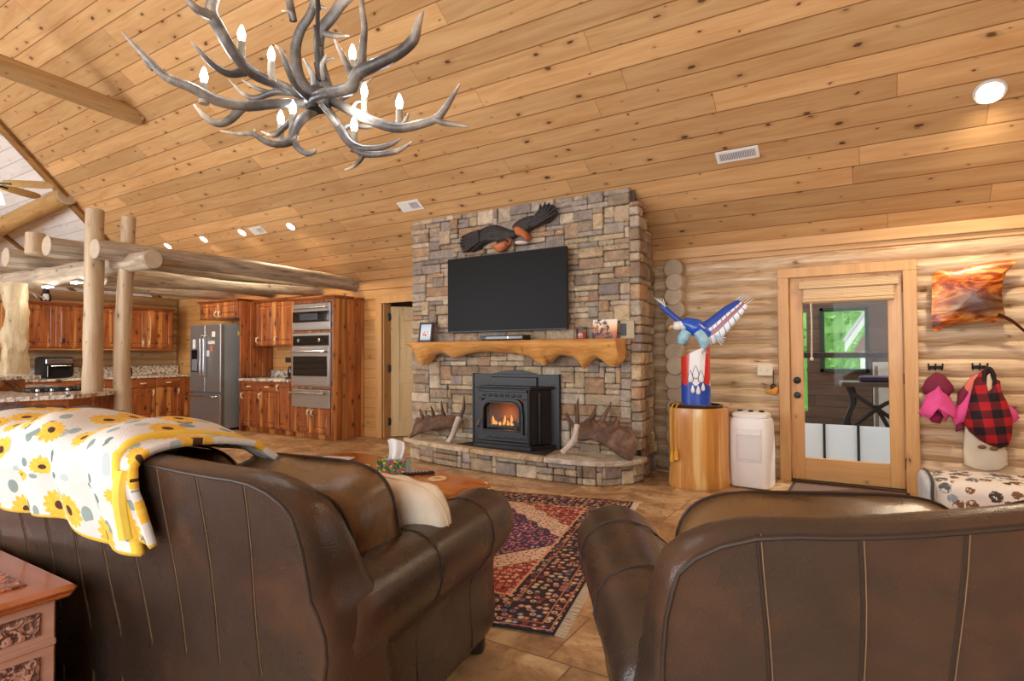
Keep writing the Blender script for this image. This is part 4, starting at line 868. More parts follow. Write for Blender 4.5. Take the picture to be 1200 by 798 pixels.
w1 = tag(empty('window_1', ((q0.x + q1.x) / 2, PW, (zt + zb) / 2)), kind='structure'); ww_, hh_ = (q1.x - q0.x) / 2, (zt - zb) / 2
DGREEN = plain('window_frame_dark', (46, 62, 48), .5)
mb = MB()
for lo, hi in (((-ww_ - .05, -.03, -hh_ - .05), (-ww_, .12, hh_ + .05)), ((ww_, -.03, -hh_ - .05), (ww_ + .05, .12, hh_ + .05)), ((-ww_ - .05, -.03, hh_), (ww_ + .05, .12, hh_ + .05)), ((-ww_ - .05, -.03, -hh_ - .05), (ww_ + .05, .12, -hh_))): mb.span(lo, hi, .004)
struct('window_frame', mb, DGREEN, w1)
mb = MB(); mb.span((-ww_, .05, -hh_), (ww_, .056, hh_), 0); struct('pane', mb, GLASS, w1, smooth=0)
rl = thing('porch_rail', 'dark horizontal rail crossing the porch window outside the glazed door', 'rail', (0, PW - .25, aY(985, 416, PW - .25).z))
mb = MB(); mb.span((-1.6, -.04, -.04), (2.2, .04, .035), .006); mb.build('handrail', plain('rail_dark', (52, 34, 26), .5), rl)
for x in (-1.4, 0, 1.4):
    mb = MB(); mb.span((x - .03, -.03, -aY(985, 416, PW - .25).z), (x + .03, .03, -.04), .004); mb.build('post', plain('rail_post', (52, 34, 26), .5), rl)
GW = Mt('reflection_white', .4); GW.color((232, 236, 238)); _t = GW.n('ShaderNodeBsdfTranslucent'); _t.inputs[0].default_value = (.85, .9, .92, 1); _x = GW.n('ShaderNodeMixShader'); _x.inputs[0].default_value = .6; GW.t.links.new(GW.b.outputs[0], _x.inputs[1]); GW.t.links.new(_t.outputs[0], _x.inputs[2]); GW.t.links.new(_x.outputs[0], GW.out.inputs[0])  # translucent white, so the added panels look as bright as mirrored windows
pg = thing('reflection_prop', 'low white three-panel gate standing in for a window reflection in the glazed door', 'prop', (-.23, 6.78, -.01))  # made-up panels behind the door, shaped like windows mirrored in its glass
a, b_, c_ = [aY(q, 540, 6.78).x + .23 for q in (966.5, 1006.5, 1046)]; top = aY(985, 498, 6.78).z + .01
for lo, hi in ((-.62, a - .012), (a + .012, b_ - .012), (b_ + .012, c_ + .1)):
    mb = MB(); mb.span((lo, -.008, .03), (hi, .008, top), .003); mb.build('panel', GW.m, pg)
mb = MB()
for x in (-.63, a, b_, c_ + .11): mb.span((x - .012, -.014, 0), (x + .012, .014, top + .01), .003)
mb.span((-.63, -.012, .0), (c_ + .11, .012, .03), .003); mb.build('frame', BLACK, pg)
tb = thing('branch_table', 'rustic table with twisted dark branch legs on the porch behind the glass', 'table', (.1, 7.9, -.01))
BR = plain('dark_branch', (40, 33, 29), .6, bump=.4); tz = aY(1010, 447, 7.9).z + .01
mb = MB(); mb.prism(smooth_poly([(-.42, -.25), (0, -.29), (.5, -.26), (.55, .2), (0, .26), (-.4, .22)], 4), lambda u, v, k: (u, v, tz - .05 * k)); mb.build('table_top', wood('porch_table_top', (92, 70, 56), (58, 44, 36), knot=.1, rough=.4), tb)
for x, y, sx in ((-.36, -.2, -1), (.4, -.2, 1), (-.34, .18, -1), (.4, .18, 1)):
    mb = MB(); mb.tube(catmull([(x, y, tz - .05), (x - sx * .04, y + .02, tz * .75), (x + sx * .03, y - .03, tz * .5), (x - sx * .02, y, tz * .22), (x + sx * .05, y, .0)]), [.03, .024, .026, .022, .03], 9, jit=.3); mb.build('leg', BR, tb)
mb = MB()
for a_, b2, c2 in (((-.36, -.2, tz * .4), (0, -.24, tz * .75), (.38, -.2, tz * .9)), ((-.36, -.2, tz * .9), (.0, -.22, tz * .62), (.4, -.2, tz * .3)), ((-.1, -.23, tz * .72), (.05, -.2, tz * .4), (.1, -.1, tz * .1)), ((.1, -.23, tz * .8), (.2, -.22, tz * .45), (.24, -.12, .02))): mb.tube(catmull([a_, b2, c2]), [.02, .022, .016], 8, jit=.3)
mb.build('branch_brace', BR, tb)
fc = thing('folded_cloth', 'folded purple cloth lying on the porch table', 'cloth', (.02, 7.84, tz - .009)); mb = MB(); mb.soft((0, 0, .035), (.36, .26, .07), 5, 6); mb.build('cloth', plain('purple_cloth', (70, 62, 84), .9), fc)
ol = thing('leaning_board', 'pale board leaning against the porch wall behind the branch table', 'board', (.3, 8.9, -.01)); mb = MB(); mb.span((-.32, 0, 0), (.34, .03, 1.15), .006, Matrix.Rotation(math.radians(-8), 4, 'X')); mb.build('board', plain('pale_board', (196, 190, 176), .6), ol)
mb = MB(); mb.span((-.3, -.005, .05), (-.26, .0, 1.1), .002, Matrix.Rotation(math.radians(-8), 4, 'X')); mb.build('batten', plain('pale_batten', (120, 112, 100), .6), ol)
# outside: trees and the neighbouring gable
mb = MB(); mb.span((-30, 9.7, -1.2), (30, 60, -1.0), 0); struct('ground', mb, plain('lawn', (96, 140, 70), .95, var=.2, sc=3), smooth=0)
LEAF = Mt('tree_leaves', .7); v = LEAF.obj(); LEAF.color(LEAF.mix(LEAF.noise(v, 7, 4, .7), (84, 150, 66), (176, 226, 128)))
def tree(x, y, h, seed, label):
    r = thing('leafy_tree', label, 'tree', (x, y, -1.0)); R = random.Random(seed); mb = MB()
    mb.ball((0, 0, h * .42), (2.1, 1.8, h * .45), 16)
    for _ in range(2600):
        a, b2 = R.uniform(0, 2 * PI), R.uniform(-1, 1); q = R.uniform(.72, 1.02); s = math.sqrt(1 - b2 * b2)
        c = Vector((cos(a) * s * 2.3 * q, sin(a) * s * 2.0 * q, h * .42 + b2 * h * .5 * q)); M = Matrix.Translation(c) @ Matrix.Rotation(R.uniform(0, 6), 4, Vector((R.random(), R.random(), R.random() + .1)).normalized()); l = R.uniform(.1, .2)
        mb.add([(-l, 0, 0), (0, -l * .5, .04), (l, 0, 0), (0, l * .5, .04)], [(0, 1, 2, 3)], None, M)
    mb.build('crown', LEAF.m, r, smooth=0, normals=False)
    mb = MB(); mb.tube([(0, 0, 0), (.05, 0, h * .3), (0, .05, h * .7)], [.2, .15, .08], 10); mb.build('trunk', plain('bark', (84, 68, 54), .9), r)
tree(-2.6, 19, 6.6, 2, 'green leafy tree left in the porch window'); tree(.5, 27, 8.5, 3, 'green leafy tree straight behind the porch window'); tree(5.4, 21, 8, 5, 'green leafy tree behind the white gable')
gb = thing('neighbour_shed', 'white-trimmed gable roof of an outbuilding beyond the porch window', 'building', (0, 15, -1))
g0 = aY(990, 402, 15); g1 = aY(1014, 368, 15)
mb = MB(); dd = (g1 - g0); e2 = g1 + dd * 1.2
mb.prism([(g0.x, g0.z + 1), (e2.x, e2.z + 1), (e2.x, e2.z + .82), (g0.x, g0.z + .8)], lambda u, v, k: (u, .0 + .1 * k, v)); mb.build('rake_board', WHITEP, gb, smooth=0)
mb = MB(); mb.prism([(g0.x, g0.z + 1.02), (e2.x, e2.z + 1.02), (e2.x, e2.z + 1.1), (g0.x - .05, g0.z + 1.06)], lambda u, v, k: (u, -.05 + 3 * k, v)); mb.build('roof', plain('shed_roof', (196, 196, 198), .5), gb, smooth=0)
mb = MB(); mb.prism([(g0.x + .15, g0.z + .8), (e2.x, e2.z + .8), (e2.x + 2, 0), (aY(1008, 430, 15).x, 0), (aY(1008, 404, 15).x, g0.z + .8)], lambda u, v, k: (u, .1 + .1 * k, v)); mb.build('gable_wall', plain('shed_wall', (130, 98, 84), .8), gb, smooth=0)
mb = MB(); mb.span((aY(1008, 404, 15).x, -.02, 0), (aY(1008, 404, 15).x + .25, .1, g0.z + .8), .01); mb.build('corner_board', WHITEP, gb)
# ------------------------------------------------------------------ kitchen
HANDLE = plain('antler_handle', (226, 206, 168), .4, var=.1)
def handle(parent, x, y, z, vert=True, name='handle'):
    mb = MB(); l = .05
    if vert: mb.tube(catmull([(x, y, z - l), (x - .004, y - .028, z - l * .5), (x + .004, y - .03, z + l * .4), (x + .012, y, z + l)]), [.01, .012, .012, .009], 7); mb.tube([(x, y - .03, z + .01), (x - .022, y - .026, z + .045)], [.009, .005], 6)
    else: mb.tube(catmull([(x - l, y, z), (x - l * .4, y - .028, z), (x + l * .4, y - .028, z + .004), (x + l, y, z)]), [.01, .012, .012, .009], 7)
    return mb.build(name, HANDLE, parent)
def cdoor(parent, x0, x1, z0, z1, y, hx=None, hz=None, arch=True):
    """raised-panel door in the x-z plane, front at y"""
    s = min(.065, (x1 - x0) * .2); mb = MB()
    mb.span((x0, y - .02, z0), (x0 + s, y, z1)); mb.span((x1 - s, y - .02, z0), (x1, y, z1)); mb.span((x0 + s, y - .02, z0), (x1 - s, y, z0 + s)); mb.span((x0 + s, y - .02, z1 - s), (x1 - s, y, z1))
    o = mb.build('door', CEDAR, parent)
    mb = MB(); a, b, c, d = x0 + s, x1 - s, z0 + s, z1 - s
    mb.span((a, y - .008, c), (b, y - .002, d), 0); g = .022
    mb.add([(a + .004, y - .008, c + .004), (b - .004, y - .008, c + .004), (b - .004, y - .008, d - .004), (a + .004, y - .008, d - .004), (a + g, y - .019, c + g), (b - g, y - .019, c + g), (b - g, y - .019, d - g), (a + g, y - .019, d - g)], [(0, 1, 5, 4), (1, 2, 6, 5), (2, 3, 7, 6), (3, 0, 4, 7), (4, 5, 6, 7)])
    mb.build('raised_panel', CEDAR, o, smooth=0)
    if hx is not None: handle(o, hx, y - .02, hz)
    return o
def drawer(parent, x0, x1, z0, z1, y):
    mb = MB(); mb.span((x0, y - .02, z0), (x1, y, z1), .006); mb.span((x0 + .03, y - .026, z0 + .03), (x1 - .03, y - .018, z1 - .03), .005); o = mb.build('drawer', CEDARX, parent); handle(o, (x0 + x1) / 2, y - .024, (z0 + z1) / 2, False); return o
def carcass(parent, x0, x1, y0, y1, z0, z1, toe=0, m=None, side=None):
    mb = MB(); mb.span((x0, y0, z0 + toe), (x1, y1, z1), .003)
    if toe: mb.span((x0 + .01, y0 + .06, z0), (x1 - .01, y1, z0 + toe), 0)
    return mb.build('body', m or CEDAR, parent)
def cornice(parent, x0, x1, y0, y1, z):
    mb = MB(); mb.span((x0 - .02, y0 - .03, z), (x1 + .02, y1, z + .02), .004); mb.span((x0 - .035, y0 - .045, z + .02), (x1 + .035, y1, z + .045), .006); return mb.build('cornice', CEDARX, parent)
# tall oven cabinet (front y = 5.85)
oc = thing('oven_cabinet', 'tall red cedar cabinet housing the microwave, oven and warming drawer', 'cabinet', (-7.2, 5.85, 0))
mb = MB(); mb.span((-.5, 0, .08), (.46, .58, .47), .003); mb.span((-.5, .0, .47), (-.44, .58, 2.1), .003); mb.span((.42, 0, .47), (.46, .58, 2.1), .003); mb.span((-.44, 0, 2.05), (.42, .58, 2.1), .003); mb.span((-.44, .3, .47), (.42, .58, 2.05), 0); mb.span((-.44, 0, 1.602), (.42, .3, 1.632), .002); mb.span((-.44, 0, .752), (.42, .3, .782), .002); mb.span((-.48, .06, 0), (.44, .58, .08), 0); mb.build('body', CEDAR, oc)
mb = MB(); mb.span((.46, 0, .0), (.475, .585, 2.1), .002); mb.build('side_panel', CEDARB, oc)
cornice(oc, -.5, .475, 0, .585, 2.1)
cdoor(oc, -.43, -.01, .1, .45, -.001, -.05, .4); cdoor(oc, .0, .41, .1, .45, -.001, .04, .4)
mw = thing('microwave', 'built-in stainless microwave at the top of the tall oven cabinet', 'microwave', (-7.21, 5.85, 1.64))
mb = MB(); mb.span((-.425, -.02, 0), (.425, .29, .4), .004); mb.build('body', STEEL, mw)
mb = MB(); mb.span((-.41, -.035, .12), (.41, -.018, .28), .004); mb.build('door_glass', DGLASS, mw)
mb = MB(); mb.span((-.24, -.038, .15), (.16, -.034, .25), .002); mb.build('window', plain('microwave_window', (60, 66, 76), .12), mw)
mb = MB(); mb.tube([(-.36, -.06, .33), (.36, -.06, .33)], .012, 10); mb.tube([(-.34, -.02, .33), (-.34, -.06, .33)], .008, 8); mb.tube([(.34, -.02, .33), (.34, -.06, .33)], .008, 8); mb.build('handle', CHROME, mw)
mb = MB(); mb.span((-.41, -.03, .02), (.41, -.018, .1), .004); mb.build('lower_panel', STEEL, mw)
ov = thing('wall_oven', 'built-in stainless wall oven below the microwave', 'oven', (-7.21, 5.85, .785))
mb = MB(); mb.span((-.425, -.02, 0), (.425, .29, .81), .004); mb.build('body', STEEL, ov)
mb = MB(); mb.span((-.41, -.03, .62), (.41, -.018, .77), .004); mb.build('control_panel', DGLASS, ov)
for x in (-.25, .22):
    mb = MB(); mb.lathe([(0, 0), (.03, 0), (.028, .025), (0, .027)], (0, 0, 0), 16, Matrix.Translation((x, -.03, .7)) @ Matrix.Rotation(PI / 2, 4, 'X')); mb.build('knob', CHROME, ov)
od = MB(); od.span((-.42, -.045, .02), (.42, -.02, .59), .006); od = od.build('oven_door', STEEL, ov)
mb = MB(); mb.span((-.38, -.05, .16), (.39, -.044, .46), .003); mb.build('door_glass', DGLASS, od)
mb = MB(); mb.tube([(-.4, -.1, .53), (.4, -.1, .53)], .016, 10); mb.tube([(-.37, -.045, .53), (-.37, -.1, .53)], .01, 8); mb.tube([(.37, -.045, .53), (.37, -.1, .53)], .01, 8); mb.build('handle', CHROME, od)
wd = thing('warming_drawer', 'stainless warming drawer under the wall oven', 'drawer', (-7.21, 5.85, .472))
mb = MB(); mb.span((-.425, -.03, 0), (.425, .29, .275), .004); mb.build('front', STEEL, wd)
mb = MB(); mb.tube([(-.44, -.09, .22), (.38, -.09, .22)], .018, 10); mb.tube([(-.37, -.03, .22), (-.37, -.09, .22)], .01, 8); mb.tube([(.35, -.03, .22), (.35, -.09, .22)], .01, 8); mb.build('handle', CHROME, wd)
# wall and base cabinets between the fridge and the oven tower
wc = thing('wall_cabinet', 'red cedar wall cabinet with two doors between the fridge panel and oven tower', 'cabinet', (-8.4, 6.1, 1.42))
carcass(wc, -.56, .69, 0, .34, 0, .74); cornice(wc, -.54, .66, 0, .34, .74)
cdoor(wc, -.53, -.03, .02, .72, -.001, -.47, .1); cdoor(wc, -.02, .48, .02, .72, -.001, .02, .1); cdoor(wc, .49, .68, .02, .72, -.001, .54, .1)
bc = thing('base_cabinet', 'red cedar base cabinet with two drawers between the fridge and oven tower', 'cabinet', (-8.4, 5.86, 0))
carcass(bc, -.58, .69, 0, .57, 0, .84, .09)
for x0, x1 in ((-.57, -.11), (-.1, .36)): drawer(bc, x0, x1, .68, .82, -.001); cdoor(bc, x0, x1, .11, .66, -.001, x0 + .05, .6)
cdoor(bc, .37, .68, .11, .82, -.001, .41, .75)
ct = thing('countertop', 'speckled granite worktop between the fridge panel and the oven tower', 'worktop', (-8.34, 6.12, .842))
mb = MB(); mb.span((-.66, -.31, 0), (.63, .31, .04), .006); mb.build('slab', GRANITE, ct); mb = MB(); mb.span((-.64, .29, .04), (.63, .315, .16), .004); mb.build('backsplash', GRANITE, ct)
fpn = thing('fridge_surround', 'tall red cedar end board standing right of the fridge', 'cabinet side', (-9.02, 5.85, 0))
mb = MB(); mb.span((-.02, 0, 0), (.02, .59, 2.18), .003); mb.build('board', CEDAR, fpn)
mb = MB(); mb.span((-.02, .16, .9), (.05, .59, 2.16), .003); mb.build('filler', CEDAR, fpn)
af = thing('fridge_top_cabinet', 'short red cedar cabinet above the fridge', 'cabinet', (-9.62, 5.86, 1.9))
carcass(af, -.62, .56, 0, .58, 0, .3); cornice(af, -.6, .54, 0, .58, .28); cdoor(af, -.58, -.02, .02, .28, -.001, -.07, .08); cdoor(af, .0, .54, .02, .28, -.001, .05, .08)
# refrigerator
fr = thing('refrigerator', 'dark stainless french-door refrigerator with a bottom freezer', 'refrigerator', (-9.66, 5.67, 0))
mb = MB(); mb.span((-.45, .03, .04), (.45, .72, 1.79), .006); mb.build('body', GREYSIDE, fr)
mb = MB(); mb.span((-.44, .03, 0), (.44, .7, .05), 0); mb.build('toe_grille', BLACK, fr)
for x0, x1, hx in ((-.455, -.003, -.05), (.003, .455, .05)):
    mb = MB(); mb.span((x0, -.05, .64), (x1, .03, 1.79), .012); d = mb.build('door', FRIDGE, fr)
    mb = MB(); mb.tube(catmull([(hx, -.05, .9), (hx, -.1, .95), (hx, -.1, 1.25), (hx, -.1, 1.55), (hx, -.05, 1.6)]), .016, 10); mb.build('handle', CHROME, d)
    if hx < 0:
        mb = MB(); mb.span((-.4, -.056, .98), (-.2, -.048, 1.36), .004); mb.build('ice_dispenser', DGLASS, d)
        mb = MB(); mb.span((-.38, -.06, 1.0), (-.22, -.054, 1.2), .004); mb.build('dispenser_well', plain('dispenser_grey', (120, 126, 130), .3), d)
mb = MB(); mb.span((-.455, -.05, .06), (.455, .03, .62), .012); d = mb.build('freezer_drawer', FRIDGE, fr)
mb = MB(); mb.tube(catmull([(-.46, -.05, .575), (-.4, -.1, .575), (0, -.105, .575), (.3, -.1, .575), (.36, -.05, .575)]), .016, 10); mb.build('handle', CHROME, d)
for i, (x, z, w, h, c, nm) in enumerate(((.26, 1.62, .09, .09, (230, 228, 220), 'square white paper'), (.2, 1.48, .2, .05, (220, 216, 206), 'wide white paper'), (.2, 1.38, .06, .09, (214, 120, 110), 'small pink'), (.1, 1.3, .08, .1, (236, 234, 226), 'lowest round white'), (-.32, 1.46, .08, .16, (226, 230, 232), 'tall white'))):
    mg = thing('fridge_magnet', nm + ' magnet on the front of the fridge', 'magnet', (-9.66 + x, 5.617, z), 0, 'magnets on the fridge door'); mb = MB(); mb.box((0, 0, 0), (w, .008, h), .003); mb.build('paper', plain('magnet_%d' % i, c, .6), mg)
lb = thing('energy_label', 'yellow label stuck on the right side of the fridge', 'label', (-9.207, 6.0, 1.64)); mb = MB(); mb.box((0, 0, 0), (.004, .14, .07), .001); mb.build('paper', plain('label_yellow', (226, 226, 90), .6), lb)
cm = thing('coffee_maker', 'small black appliance on the granite beside the oven tower', 'appliance', (-7.95, 6.1, .883))
mb = MB(); mb.span((-.1, -.1, 0), (.1, .1, .03), .008); mb.span((-.1, .02, .03), (.1, .1, .34), .01); mb.span((-.1, -.1, .26), (.1, .1, .35), .012); mb.build('body', BLACK, cm)
mb = MB(); mb.lathe([(0, .03), (.06, .03), (.07, .08), (.06, .16), (.05, .2), (0, .2)], (0, -.04, 0), 16); mb.build('carafe', DGLASS, cm)
# left wall run (front faces +x); local x runs along -world y
def run(name, label, cat, y, x, z): return thing(name, label, cat, (x, y, z), PI / 2)
lu = run('wall_cabinet', 'long row of red cedar wall cabinets on the left log wall', 'cabinet', 4.85, -11.65, 1.4)
carcass(lu, -1.3, 1.28, 0, .34, 0, .73); cornice(lu, -1.3, 1.28, 0, .34, .73)
xs = [-1.28, -.64, -.14, .35, .82, 1.26]
for a, b, h in ((-1.28, -1.14, -1.17), (-1.12, -.65, -1.07), (-.64, -.15, -.2), (-.14, .3, .25), (.31, .77, .72), (.78, 1.26, .83)): cdoor(lu, a, b, .02, .71, -.001, h, .1)
mb = MB(); mb.span((-1.3, -.01, -.03), (1.28, .02, .0), .004); mb.build('light_rail', CEDARX, lu)
ll = run('base_cabinet', 'row of red cedar base cabinets along the left log wall', 'cabinet', 4.9, -11.42, 0)
carcass(ll, -1.4, 1.5, 0, .56, 0, .85, .09)
for a, b in ((-1.38, -.93), (-.92, -.47), (-.46, -.1), (-.09, .35), (.36, .8), (.81, 1.26)): drawer(ll, a, b, .68, .83, -.001); cdoor(ll, a, b, .11, .66, -.001, b - .05, .58)
lc = run('countertop', 'long granite worktop along the left log wall', 'worktop', 4.9, -11.42, .852)
mb = MB(); mb.span((-1.42, -.03, 0), (1.52, .57, .04), .006); mb.build('slab', GRANITE, lc); mb = MB(); mb.span((-1.42, .54, .04), (1.52, .57, .22), .004); mb.build('backsplash', GRANITE, lc)
ta = run('toaster_oven', 'black countertop toaster oven on the left granite worktop', 'toaster oven', 4.2, -11.62, .893)
mb = MB(); mb.soft((0, .02, .19), (.46, .36, .36), 9, 8); mb.build('body', BLACK, ta, smooth=40)
mb = MB(); mb.span((-.16, -.165, .03), (.2, -.15, .22), .006); dd = mb.build('door_glass', DGLASS, ta); mb = MB(); mb.span((-.18, -.168, .25), (.2, -.15, .32), .006); mb.build('control_strip', CHROME, ta)
mb = MB(); mb.tube([(-.12, -.19, .215), (.16, -.19, .215)], .008, 8); mb.tube([(-.1, -.16, .215), (-.1, -.19, .215)], .005, 6); mb.tube([(.14, -.16, .215), (.14, -.19, .215)], .005, 6); mb.build('handle', CHROME, dd)
br = run('bread_box', 'small flat black box on the left worktop behind the log posts', 'box', 5.22, -11.55, .893); mb = MB(); mb.soft((0, 0, .08), (.24, .16, .16), 8, 6); mb.build('case', BLACK, br); mb = MB(); mb.span((-.06, -.09, .09), (.06, -.075, .11), .004); mb.build('handle', CHROME, br)
pe = thing('penguin_figure', 'black and white bird figure on top of the left wall cabinets', 'figurine', (-11.78, 4.12, 2.178), math.radians(70))
mb = MB(); mb.lathe([(0, 0), (.06, 0), (.075, .03), (.075, .1), (.06, .14), (.045, .16)], seg=18); mb.build('body', BLACK, pe, smooth=60); mb = MB(); mb.ball((0, 0, .18), (.052, .052, .048), 16); hd = mb.build('head', BLACK, pe); mb = MB(); mb.tube([(0, -.045, .18), (0, -.085, .172)], [.014, .003], 8); mb.build('beak', plain('beak_dark', (70, 60, 50), .4), hd)
mb = MB(); mb.inflate(smooth_poly([(-.035, .02), (.035, .02), (.045, .08), (.03, .13), (-.03, .13), (-.045, .08)], 3), (0, -.058, 0), X_, Z_, Yn, .022, .01); mb.build('belly', WHITEP, pe)
an = run('antler_decoration', 'small pale antler lying on top of the left wall cabinets', 'antler', 3.84, -11.72, 2.178)
mb = MB(); mb.tube(catmull([(-.22, 0, .02), (-.1, -.02, .1), (.06, -.02, .13), (.22, 0, .06), (.28, .02, .02)]), [.01, .016, .018, .014, .005], 8); mb.build('beam', PALE, an)
for a, b in (((-.1, -.02, .1), (-.02, -.05, .02)), ((.06, -.02, .13), (.12, -.06, .04)), ((.0, -.02, .12), (.02, .03, .22))):
    mb = MB(); mb.tube(catmull([a, tuple((p + q) / 2 + .01 for p, q in zip(a, b)), b]), [.014, .011, .004], 8); mb.build('tine', PALE, an)
for (x, y, z, rz, lab) in ((-11.2, 6.444, 1.2, 0, 'white outlet plate on the boards left of the fridge'), (-8.0, 6.444, 1.2, 0, 'white outlet plate above the granite beside the oven tower')):
    ot = thing('wall_outlet', lab, 'outlet', (x, y, z), rz); mb = MB(); mb.box((0, 0, 0), (.12, .012, .13), .004); mb.build('plate', WHITEP, ot)
    for dz in (-.028, .028): mb = MB(); mb.box((0, -.007, dz), (.04, .006, .036), .006); mb.build('socket', CREAMP, ot)
# ------------------------------------------------------------------ island with raised bar
isl = thing('kitchen_island', 'red cedar kitchen island facing the living room', 'island', (-7.6, 2.4, 0))
ic = [(-1.6, -1.4), (.72, -1.4), (.92, -1.1), (.98, -.4), (1.1, .1), (.86, .5), (.6, .78), (-1.6, .78)]
mb = MB(); mb.prism([(-1.5, -1.3), (.66, -1.3), (.84, -1.05), (.9, -.4), (1.0, .1), (.78, .44), (.54, .7), (-1.5, .7)], lambda u, v, k: (u, v, .0 + .858 * k)); mb.build('body', wood('island_cedar', (196, 116, 58), (122, 62, 30), axis='x', knot=.4, rough=.36, plank=.3, pax='z', seam=.008, streak=((214, 146, 80), .62)), isl, smooth=0)
mb = MB(); mb.span((.9, -.5, .1), (.93, -.42, .85), .004); mb.span((.53, .6, .1), (.6, .72, .855), .004); mb.build('corner_post', CEDAR, isl)
it = thing('island_worktop', 'granite island worktop with clipped corners', 'worktop', (-7.6, 2.4, .86))
mb = MB(); mb.prism(ic, lambda u, v, k: (u, v, .04 * k)); o = mb.build('slab', GRANITE, it, smooth=0)
bb = thing('raised_bar', 'raised cedar bar with a granite top on the island', 'bar', (-8.3, 2.2, .901))
mb = MB(); mb.prism([(-.8, -.9), (.34, -.9), (.52, -.1), (.3, .42), (-.8, .42)], lambda u, v, k: (u, v, .12 * k)); mb.build('bar_panel', CEDARX, bb, smooth=0)
mb = MB(); mb.prism([(-.85, -1), (.5, -1), (.68, -.1), (.42, .52), (-.85, .52)], lambda u, v, k: (u, v, .12 + .035 * k)); mb.build('bar_top', GRANITE, bb, smooth=0)
ck = thing('cooktop', 'black gas cooktop on the island worktop beside the raised bar', 'cooktop', (-7.42, 2.66, .901))
mb = MB(); mb.span((-.2, -.26, 0), (.24, .3, .012), .003); mb.build('plate', DGLASS, ck)
mb = MB()
for y in (-.18, -.02, .14, .26): mb.tube([(-.18, y, .03), (.2, y, .03)], .008, 6); [mb.tube([(x, y, .01), (x, y, .03)], .007, 6) for x in (-.17, 0, .19)]
mb.tube([(-.1, -.18, .034), (-.1, .26, .034)], .008, 6); mb.tube([(.12, -.18, .034), (.12, .26, .034)], .008, 6); mb.build('grate', IRON, ck)
for y in (-.2, -.08, .06): mb = MB(); mb.lathe([(0, .01), (.02, .01), (.018, .03), (0, .03)], (.22, y, 0), 12); mb.build('knob', CHROME, ck)
# ------------------------------------------------------------------ log posts and overhead logs
def log(name, label, pts, r, m, cat, group=None, jit=.1, seg=16):
    P = [Vector(p) for p in pts]; o0 = P[0].copy(); Q = []
    for a, b in zip(P, P[1:]): Q += [a.lerp(b, k / 8) for k in range(8)]
    Q.append(P[-1]); mb = MB(); mb.tube([q - o0 for q in Q], r, seg, jit=jit, cap=False)
    o = thing(name, label, cat, o0, 0, group); mb.build('trunk', m, o, smooth=60)
    for p, q, rr in ((P[0], P[1], r if not isinstance(r, list) else r[0]), (P[-1], P[-2], r if not isinstance(r, list) else r[-1])):
        d = (p - q).normalized(); mb = MB(); c = p - o0; mb.tube([c - d * .02, c + d * .004, c + d * .012], [rr * .97, rr * .99, rr * .9], seg, col=(1, 1, 1, 1)); mb.build('end_grain', ENDG, o, smooth=30)
    return o
log('log_post', 'thick peeled log post nearer the sofa holding up the kitchen log beam', [(-6.97, 2.84, 0), (-6.93, 2.84, 1.2), (-6.95, 2.85, 2.8)], [.098, .09, .085], POLE, 'post')
log('log_post', 'thinner peeled log post leaning beside the thick one at the kitchen corner', [(-6.84, 3.1, 0), (-6.86, 3.08, 1.3), (-6.78, 3.1, 2.75)], [.085, .078, .07], POLE, 'post')
log('log_post', 'gnarled knobbly log post at the left edge by the bar', [(-9.05, 2.85, 1.06), (-8.99, 2.84, 1.6), (-9.03, 2.85, 2.17)], [.13, .12, .11], wood('gnarled_pole', (206, 188, 150), (166, 138, 98), axis='z', knot=.5, rough=.5, bump=.5, grain=2), 'post', jit=.5)
log('ceiling_beam', 'weathered grey log beam running from the log posts to the back wall', [(-6.72, 2.76, 2.36), (-6.76, 4.6, 2.38), (-6.9, 6.44, 2.36)], .105, GREYLOGY, 'beam', 'log beams over the kitchen', jit=.14)
log('ceiling_beam', 'grey log beam end-on left of the posts above the kitchen', [(-7.82, 2.74, 2.5), (-7.9, 6.44, 2.42)], .115, GREYLOGY, 'beam', 'log beams over the kitchen', jit=.14)
log('ceiling_beam', 'log beam end-on at the far left above the kitchen', [(-9.0, 2.74, 2.48), (-9.0, 6.44, 2.4)], .12, GREYLOGY, 'beam', 'log beams over the kitchen', jit=.14)
log('ceiling_beam', 'pale log beam above the left wall cabinets', [(-10.3, 2.74, 2.42), (-10.2, 6.44, 2.38)], .11, GREYLOGY, 'beam', 'log beams over the kitchen', jit=.1)
log('cross_log', 'weathered round cross log carrying the beams above the island', [(-6.28, 3.1, 2.26), (-8.6, 3.1, 2.27), (-10.6, 3.05, 2.28)], [.1, .115, .13], GREYLOGX, 'log', jit=.2)
log('low_beam', 'pale log crossing under the grey beam toward the oven tower', [(-7.55, 3.2, 2.16), (-7.75, 6.44, 2.3)], .075, GREYLOGY, 'beam', 'log beams over the kitchen', jit=.1)
log('stub_post', 'short sawn log stub standing on the beams at the far left', [(-8.55, 2.88, 2.5), (-8.55, 2.88, 2.74)], .1, POLE, 'post', jit=.08)
for q, lab in ((-7.95, 'nearest the log posts'), (-8.75, 'above the penguin figure'), (-9.9, 'at the far left')):
    ul = thing('under_beam_light', 'small white lamp under the cross log ' + lab, 'lamp', (q, 3.08, 2.14), 0, 'lamps under the cross log')
    mb = MB(); mb.span((-.1, -.035, -.01), (.1, .035, .012), .006); mb.build('housing', WHITEP, ul); mb = MB(); mb.span((-.095, -.03, -.016), (.095, .03, -.009), .004); mb.build('diffuser', Mt('lamp_white', .5).emit((232, 242, 255), 9).m, ul)
log('roof_tie', 'long peeled log tie running up to the sloping ceiling', [(-7.68, .4, 4.42), (-7.68, 3.62, 4.22)], [.12, .105], TAUPE, 'beam', jit=.06)
